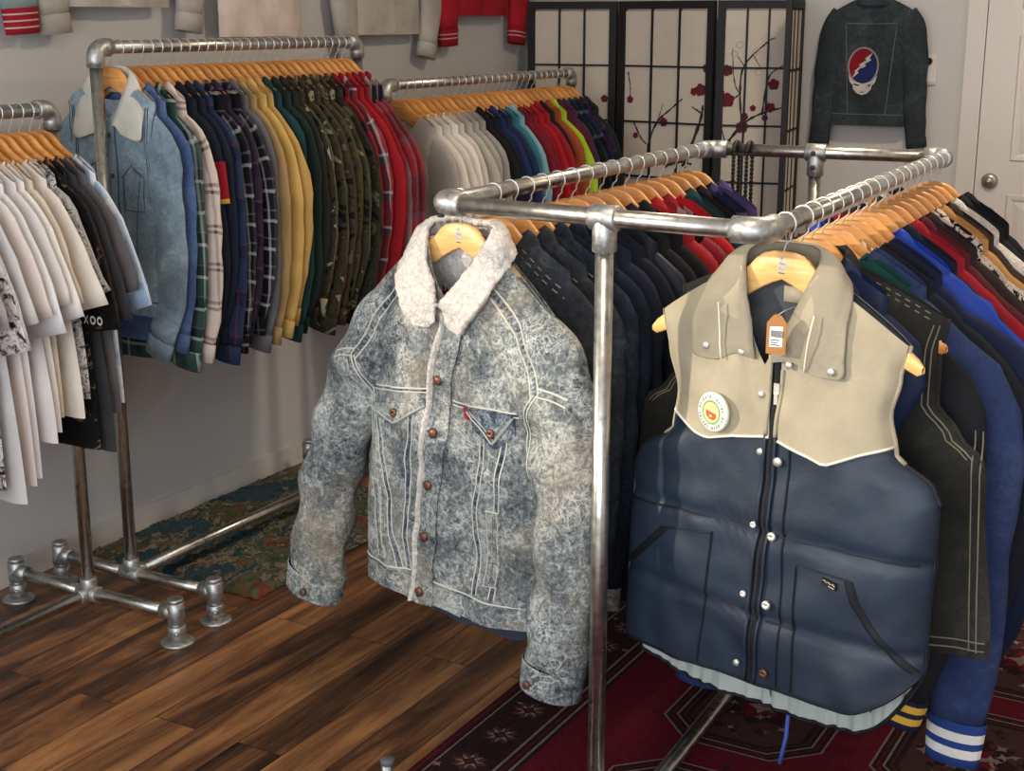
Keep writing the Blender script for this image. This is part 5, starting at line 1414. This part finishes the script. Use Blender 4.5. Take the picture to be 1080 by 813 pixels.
# ================================================================= rugs
t = NT('shag_pile'); v = t.coord('Object', (1.0, .55, 1)); n = t.noise(v, 5.5, 5, .62, 1.3); n2_ = t.noise(t.coord(), 45, 3, .6)
f_ = t.math('ADD', t.math('MULTIPLY', n, .82), t.math('MULTIPLY', n2_, .18))
t.base(t.ramp(f_, [(.3, srgb(22, 34, 40)), (.40, srgb(34, 66, 72)), (.455, srgb(30, 40, 36)), (.49, srgb(124, 108, 92)), (.52, srgb(40, 48, 28)), (.57, srgb(72, 82, 44)), (.61, srgb(110, 40, 34)), (.66, srgb(60, 34, 30)), (.72, srgb(150, 128, 108))]))
t.set(Roughness=1.0); M_SHAG = t.m
b = MB(); rows = []; nx, ny = 70, 100
for j in range(ny + 1):
    row = []
    for i in range(nx + 1):
        x = -3.17 + .68 * i / nx; y = 2.915 + .96 * j / ny
        e = min(i, nx - i, j, ny - j)
        z = (.02 + .012 * noise.noise(Vector((x * 38, y * 38, 0))) + .009 * noise.noise(Vector((x * 90, y * 90, 2)))) * min(1, .15 + e / 3)
        j_ = .012 if e == 0 else .004
        row.append((x + j_ * noise.noise(Vector((x * 60, y * 60, 5))), y + j_ * noise.noise(Vector((x * 60, y * 60, 9))), max(.002, z)))
    rows.append(row)
b.grid(rows); tag(b.build('shag_rug', M_SHAG), 'multicoloured shag rug lying under the tall rack along the skirting', 'rug')

M_RUGR = blotch('rug_red_wool', [(0, (84, 16, 28)), (.45, (96, 20, 32)), (.55, (106, 24, 36))], 20, 4, .6, 0)
def rugm(n_, r, g, b_): 
    t = NT(n_); v = t.coord(); c = srgb(r, g, b_); t.base(t.ramp(t.noise(v, 90, 3), [(.3, shade(c, .75)), (.7, shade(c, 1.2))])); t.set(Roughness=1); t.set(Specular_IOR_Level=.1)
    t.bump(t.noise(v, 240, 2), .4, .003); return t.m
M_RUGR = rugm('rug_red', 92, 20, 32); M_RUGD = rugm('rug_dark', 44, 26, 28); M_RUGC = rugm('rug_cream', 128, 108, 96); M_RUGB = rugm('rug_brown', 70, 44, 40)
RX0, RX1, RY0, RY1 = -1.585, .55, 1.35, 4.05
b = MB(); zt_ = .008
b.box(((RX0 + RX1) / 2, (RY0 + RY1) / 2, zt_ / 2), (RX1 - RX0, RY1 - RY0, zt_), 1)
lay = [zt_]
def rect(x0, x1, y0, y1, m, dz): b.poly([(x0, y0, zt_ + dz), (x1, y0, zt_ + dz), (x1, y1, zt_ + dz), (x0, y1, zt_ + dz)], m)
def strip(pts, w, m, dz, closed=False):
    n_ = len(pts); A = []; B_ = []
    for i, (x, y) in enumerate(pts):
        p = pts[(i - 1) % n_] if closed or i else pts[i]; q = pts[(i + 1) % n_] if closed or i < n_ - 1 else pts[i]
        d1 = Vector((x - p[0], y - p[1])); d2 = Vector((q[0] - x, q[1] - y))
        if d1.length < 1e-6: d1 = d2
        if d2.length < 1e-6: d2 = d1
        d1.normalize(); d2.normalize(); t_ = (d1 + d2); t_ = t_.normalized() if t_.length > 1e-3 else d1
        k = 1 / max(.5, abs(t_.dot(d1))); nx_, ny_ = -t_.y * w / 2 * k, t_.x * w / 2 * k
        A.append((x + nx_, y + ny_, zt_ + dz)); B_.append((x - nx_, y - ny_, zt_ + dz))
    if closed: A.append(A[0]); B_.append(B_[0])
    b.grid([A, B_], m)
BW_ = .21
rect(RX0 + BW_, RX1 - BW_, RY0 + BW_, RY1 - BW_, 0, .0003)
for o_, w, m in ((.012, .008, 0), (.03, .004, 2), (.165, .006, 2), (.182, .004, 0), (.196, .006, 2), (.208, .004, 1)):
    strip([(RX0 + o_, RY0 + o_), (RX1 - o_, RY0 + o_), (RX1 - o_, RY1 - o_), (RX0 + o_, RY1 - o_)], w, m, .0006, True)
def star(cx_, cy_, r, m, dz, n_=8, inner=.55, ph=0, sx=1, sy=1):
    b.poly([(cx_ + sx * (r if k % 2 == 0 else r * inner) * cos(PI * k / n_ + ph), cy_ + sy * (r if k % 2 == 0 else r * inner) * sin(PI * k / n_ + ph), zt_ + dz) for k in range(2 * n_)], m)
rr = random.Random(9)
def border_motifs(fx, n_):
    for i in range(n_):
        cx_, cy_, hor = fx((i + .5) / n_)
        star(cx_, cy_, .045, 3, .0005, 8, .62); star(cx_, cy_, .036, 2, .0008, 8, .35, .2); star(cx_, cy_, .02, 1, .0011, 4, .6); star(cx_, cy_, .01, 0, .0014, 4, .6)
        for k in range(7):
            ux, uy = rr.uniform(-.06, .06), rr.uniform(-.055, .055)
            if abs(ux) + abs(uy) < .06: continue
            star(cx_ + ux, cy_ + uy, rr.uniform(.006, .014), rr.choice((2, 2, 3, 0)), .0007 + k * .00002, 4, .45, rr.uniform(0, 3), 1, rr.uniform(.5, 1.3))
nb = 19
border_motifs(lambda t_: (RX0 + .098, lerp(RY0 + .05, RY1 - .05, t_), 0), nb); border_motifs(lambda t_: (RX1 - .098, lerp(RY0 + .05, RY1 - .05, t_), 0), nb)
border_motifs(lambda t_: (lerp(RX0 + .2, RX1 - .2, t_), RY1 - .098, 1), 14); border_motifs(lambda t_: (lerp(RX0 + .2, RX1 - .2, t_), RY0 + .098, 1), 14)
def octo(cx_, cy_, w, h, c): return [(cx_ - w, cy_ - h + c), (cx_ - w + c, cy_ - h), (cx_ + w - c, cy_ - h), (cx_ + w, cy_ - h + c), (cx_ + w, cy_ + h - c), (cx_ + w - c, cy_ + h), (cx_ - w + c, cy_ + h), (cx_ - w, cy_ + h - c)]
def fill(P, m, dz): b.poly([(x, y, zt_ + dz) for x, y in P], m)
for cx_ in (-1.01, -.52, -.03):
    for cy_ in (1.85, 2.42, 2.99, 3.56):
        if not (RX0 + .3 < cx_ + .2 < RX1 and cy_ < RY1 - .3): continue
        W_, H_, c_ = .19, .235, .09
        fill(octo(cx_, cy_, W_, H_, c_), 1, .0005)
        for k, (i_, m) in enumerate(((.0, 2), (.014, 0), (.026, 2), (.04, 3))): strip(octo(cx_, cy_, W_ - i_, H_ - i_, c_ - i_ * .4), .005, m, .0009, True)
        fill(octo(cx_, cy_, W_ - .055, H_ - .055, .06), 3, .0008)
        for q in range(9):
            sx_ = cx_ + rr.uniform(-.3, .3); sy_ = cy_ + rr.uniform(-.3, .3)
            if abs(sx_ - cx_) > .2 or abs(sy_ - cy_) > .245: star(sx_, sy_, rr.uniform(.01, .022), rr.choice((1, 3, 2)), .0004 + .00002 * q, 5, .35, q)
        star(cx_, cy_, .1, 1, .0011, 8, .7); star(cx_, cy_, .07, 0, .0014, 8, .5, .2); star(cx_, cy_, .035, 2, .0017, 4, .5)
        for k in range(60):
            a = rr.uniform(0, 6.28); d_ = rr.uniform(.03, .128)
            star(cx_ + d_ * cos(a), cy_ + d_ * 1.25 * sin(a), rr.uniform(.007, .02), rr.choice((2, 2, 3, 1, 1, 1, 0)), .0012 + k * .00001, 4, .4, a)
    for cy_ in (2.135, 2.705, 3.275):
        star(cx_ + .245, cy_, .045, 3, .0006, 6, .5); star(cx_ + .245, cy_, .03, 2, .0009, 6, .4); star(cx_ + .245, cy_, .014, 1, .0012, 4, .5)
tag(b.build('persian_rug', [M_RUGR, M_RUGD, M_RUGC, M_RUGB], smooth=False), 'dark red patterned rug with octagons lying under the square rack', 'rug')

# ================================================================= ceiling lamps, daylight, camera
def emis(n_, c, s_):
    t = NT(n_); t.set(Base_Color=(*c, 1), Emission_Color=(*c, 1), Emission_Strength=s_); return t.m
M_LAMP = emis('lamp_glass', (1, .86, .68), 6)
for lx, ly, pw_ in ((-.9, 3.9, 30), (-.9, 1.6, 14), (1.2, 3.6, 18)):
    l_ = thing('ceiling_light', 'round flush ceiling lamp at %s of the room' % ('the back' if ly > 3.7 else ('the middle' if lx < 0 else 'the side')), 'ceiling lamp', (lx, ly, CH))
    b = MB(); b.tube([(0, 0, 0), (0, 0, -.03), (0, 0, -.035)], [.16, .155, .14], 32); b.build('housing', M_TRIM, l_)
    b = MB(); b.tube([(0, 0, -.035), (0, 0, -.055), (0, 0, -.065)], [.135, .12, .06], 32); b.build('diffuser', M_LAMP, l_)
    ld = bpy.data.lights.new('lamp_glow', 'AREA'); ld.shape = 'DISK'; ld.size = .28; ld.energy = pw_; ld.color = (1, .84, .66)
    lo = bpy.data.objects.new('lamp_glow', ld); COL.objects.link(lo); lo.parent = l_; lo.location = (0, 0, -.08)
W = bpy.data.worlds.new('sky'); SC.world = W; W.use_nodes = True
bg = W.node_tree.nodes['Background']; bg.inputs[0].default_value = (.62, .75, 1.0, 1); bg.inputs[1].default_value = 1.0
sd = bpy.data.lights.new('sun', 'SUN'); sd.energy = 3.2; sd.angle = math.radians(1.6); sd.color = (1, .9, .74)
so = bpy.data.objects.new('sun', sd); COL.objects.link(so); so.location = (-6, -3, 4)
SUND = Vector((.75, .62, -.26)).normalized(); so.rotation_euler = SUND.to_track_quat('-Z', 'Y').to_euler()
def daylight(name, loc, d, sx, sy, e, c):
    ld = bpy.data.lights.new(name, 'AREA'); ld.shape = 'RECTANGLE'; ld.size = sx; ld.size_y = sy; ld.energy = e; ld.color = c
    lo = bpy.data.objects.new(name, ld); COL.objects.link(lo); lo.location = loc; lo.rotation_euler = Vector(d).to_track_quat('-Z', 'Z').to_euler()
daylight('front_window_daylight', (-.2, FY + .03, 1.5), (0, 1, -.1), 4.2, 1.9, 140, (.84, .92, 1))
daylight('side_window_daylight', (WX + .03, .25, 1.85), (1, .4, -.1), 1.6, 1.0, 16, (.9, .95, 1))

p_ = math.atan(386 / 1500); th = math.radians(29.6)
r_ = Vector((cos(th), sin(th), 0)); h_ = Vector((-sin(th), cos(th), 0)); z_ = Vector((0, 0, 1))
fw = h_ * cos(p_) - z_ * sin(p_); up = h_ * sin(p_) + z_ * cos(p_)
cd = bpy.data.cameras.new('camera'); cam = bpy.data.objects.new('camera', cd); COL.objects.link(cam)
cd.sensor_width = 36; cd.lens = 1500 / 1080 * 36; cd.clip_start = .02
Mx = Matrix((( r_.x, up.x, -fw.x, 0), (r_.y, up.y, -fw.y, 0), (r_.z, up.z, -fw.z, 1.6), (0, 0, 0, 1)))
cam.matrix_world = Mx; SC.camera = cam
vs = SC.view_settings
vs.view_transform = 'Standard'; vs.look = 'None'; vs.gamma = 1.0; vs.exposure = 0.0; vs.use_curve_mapping = False
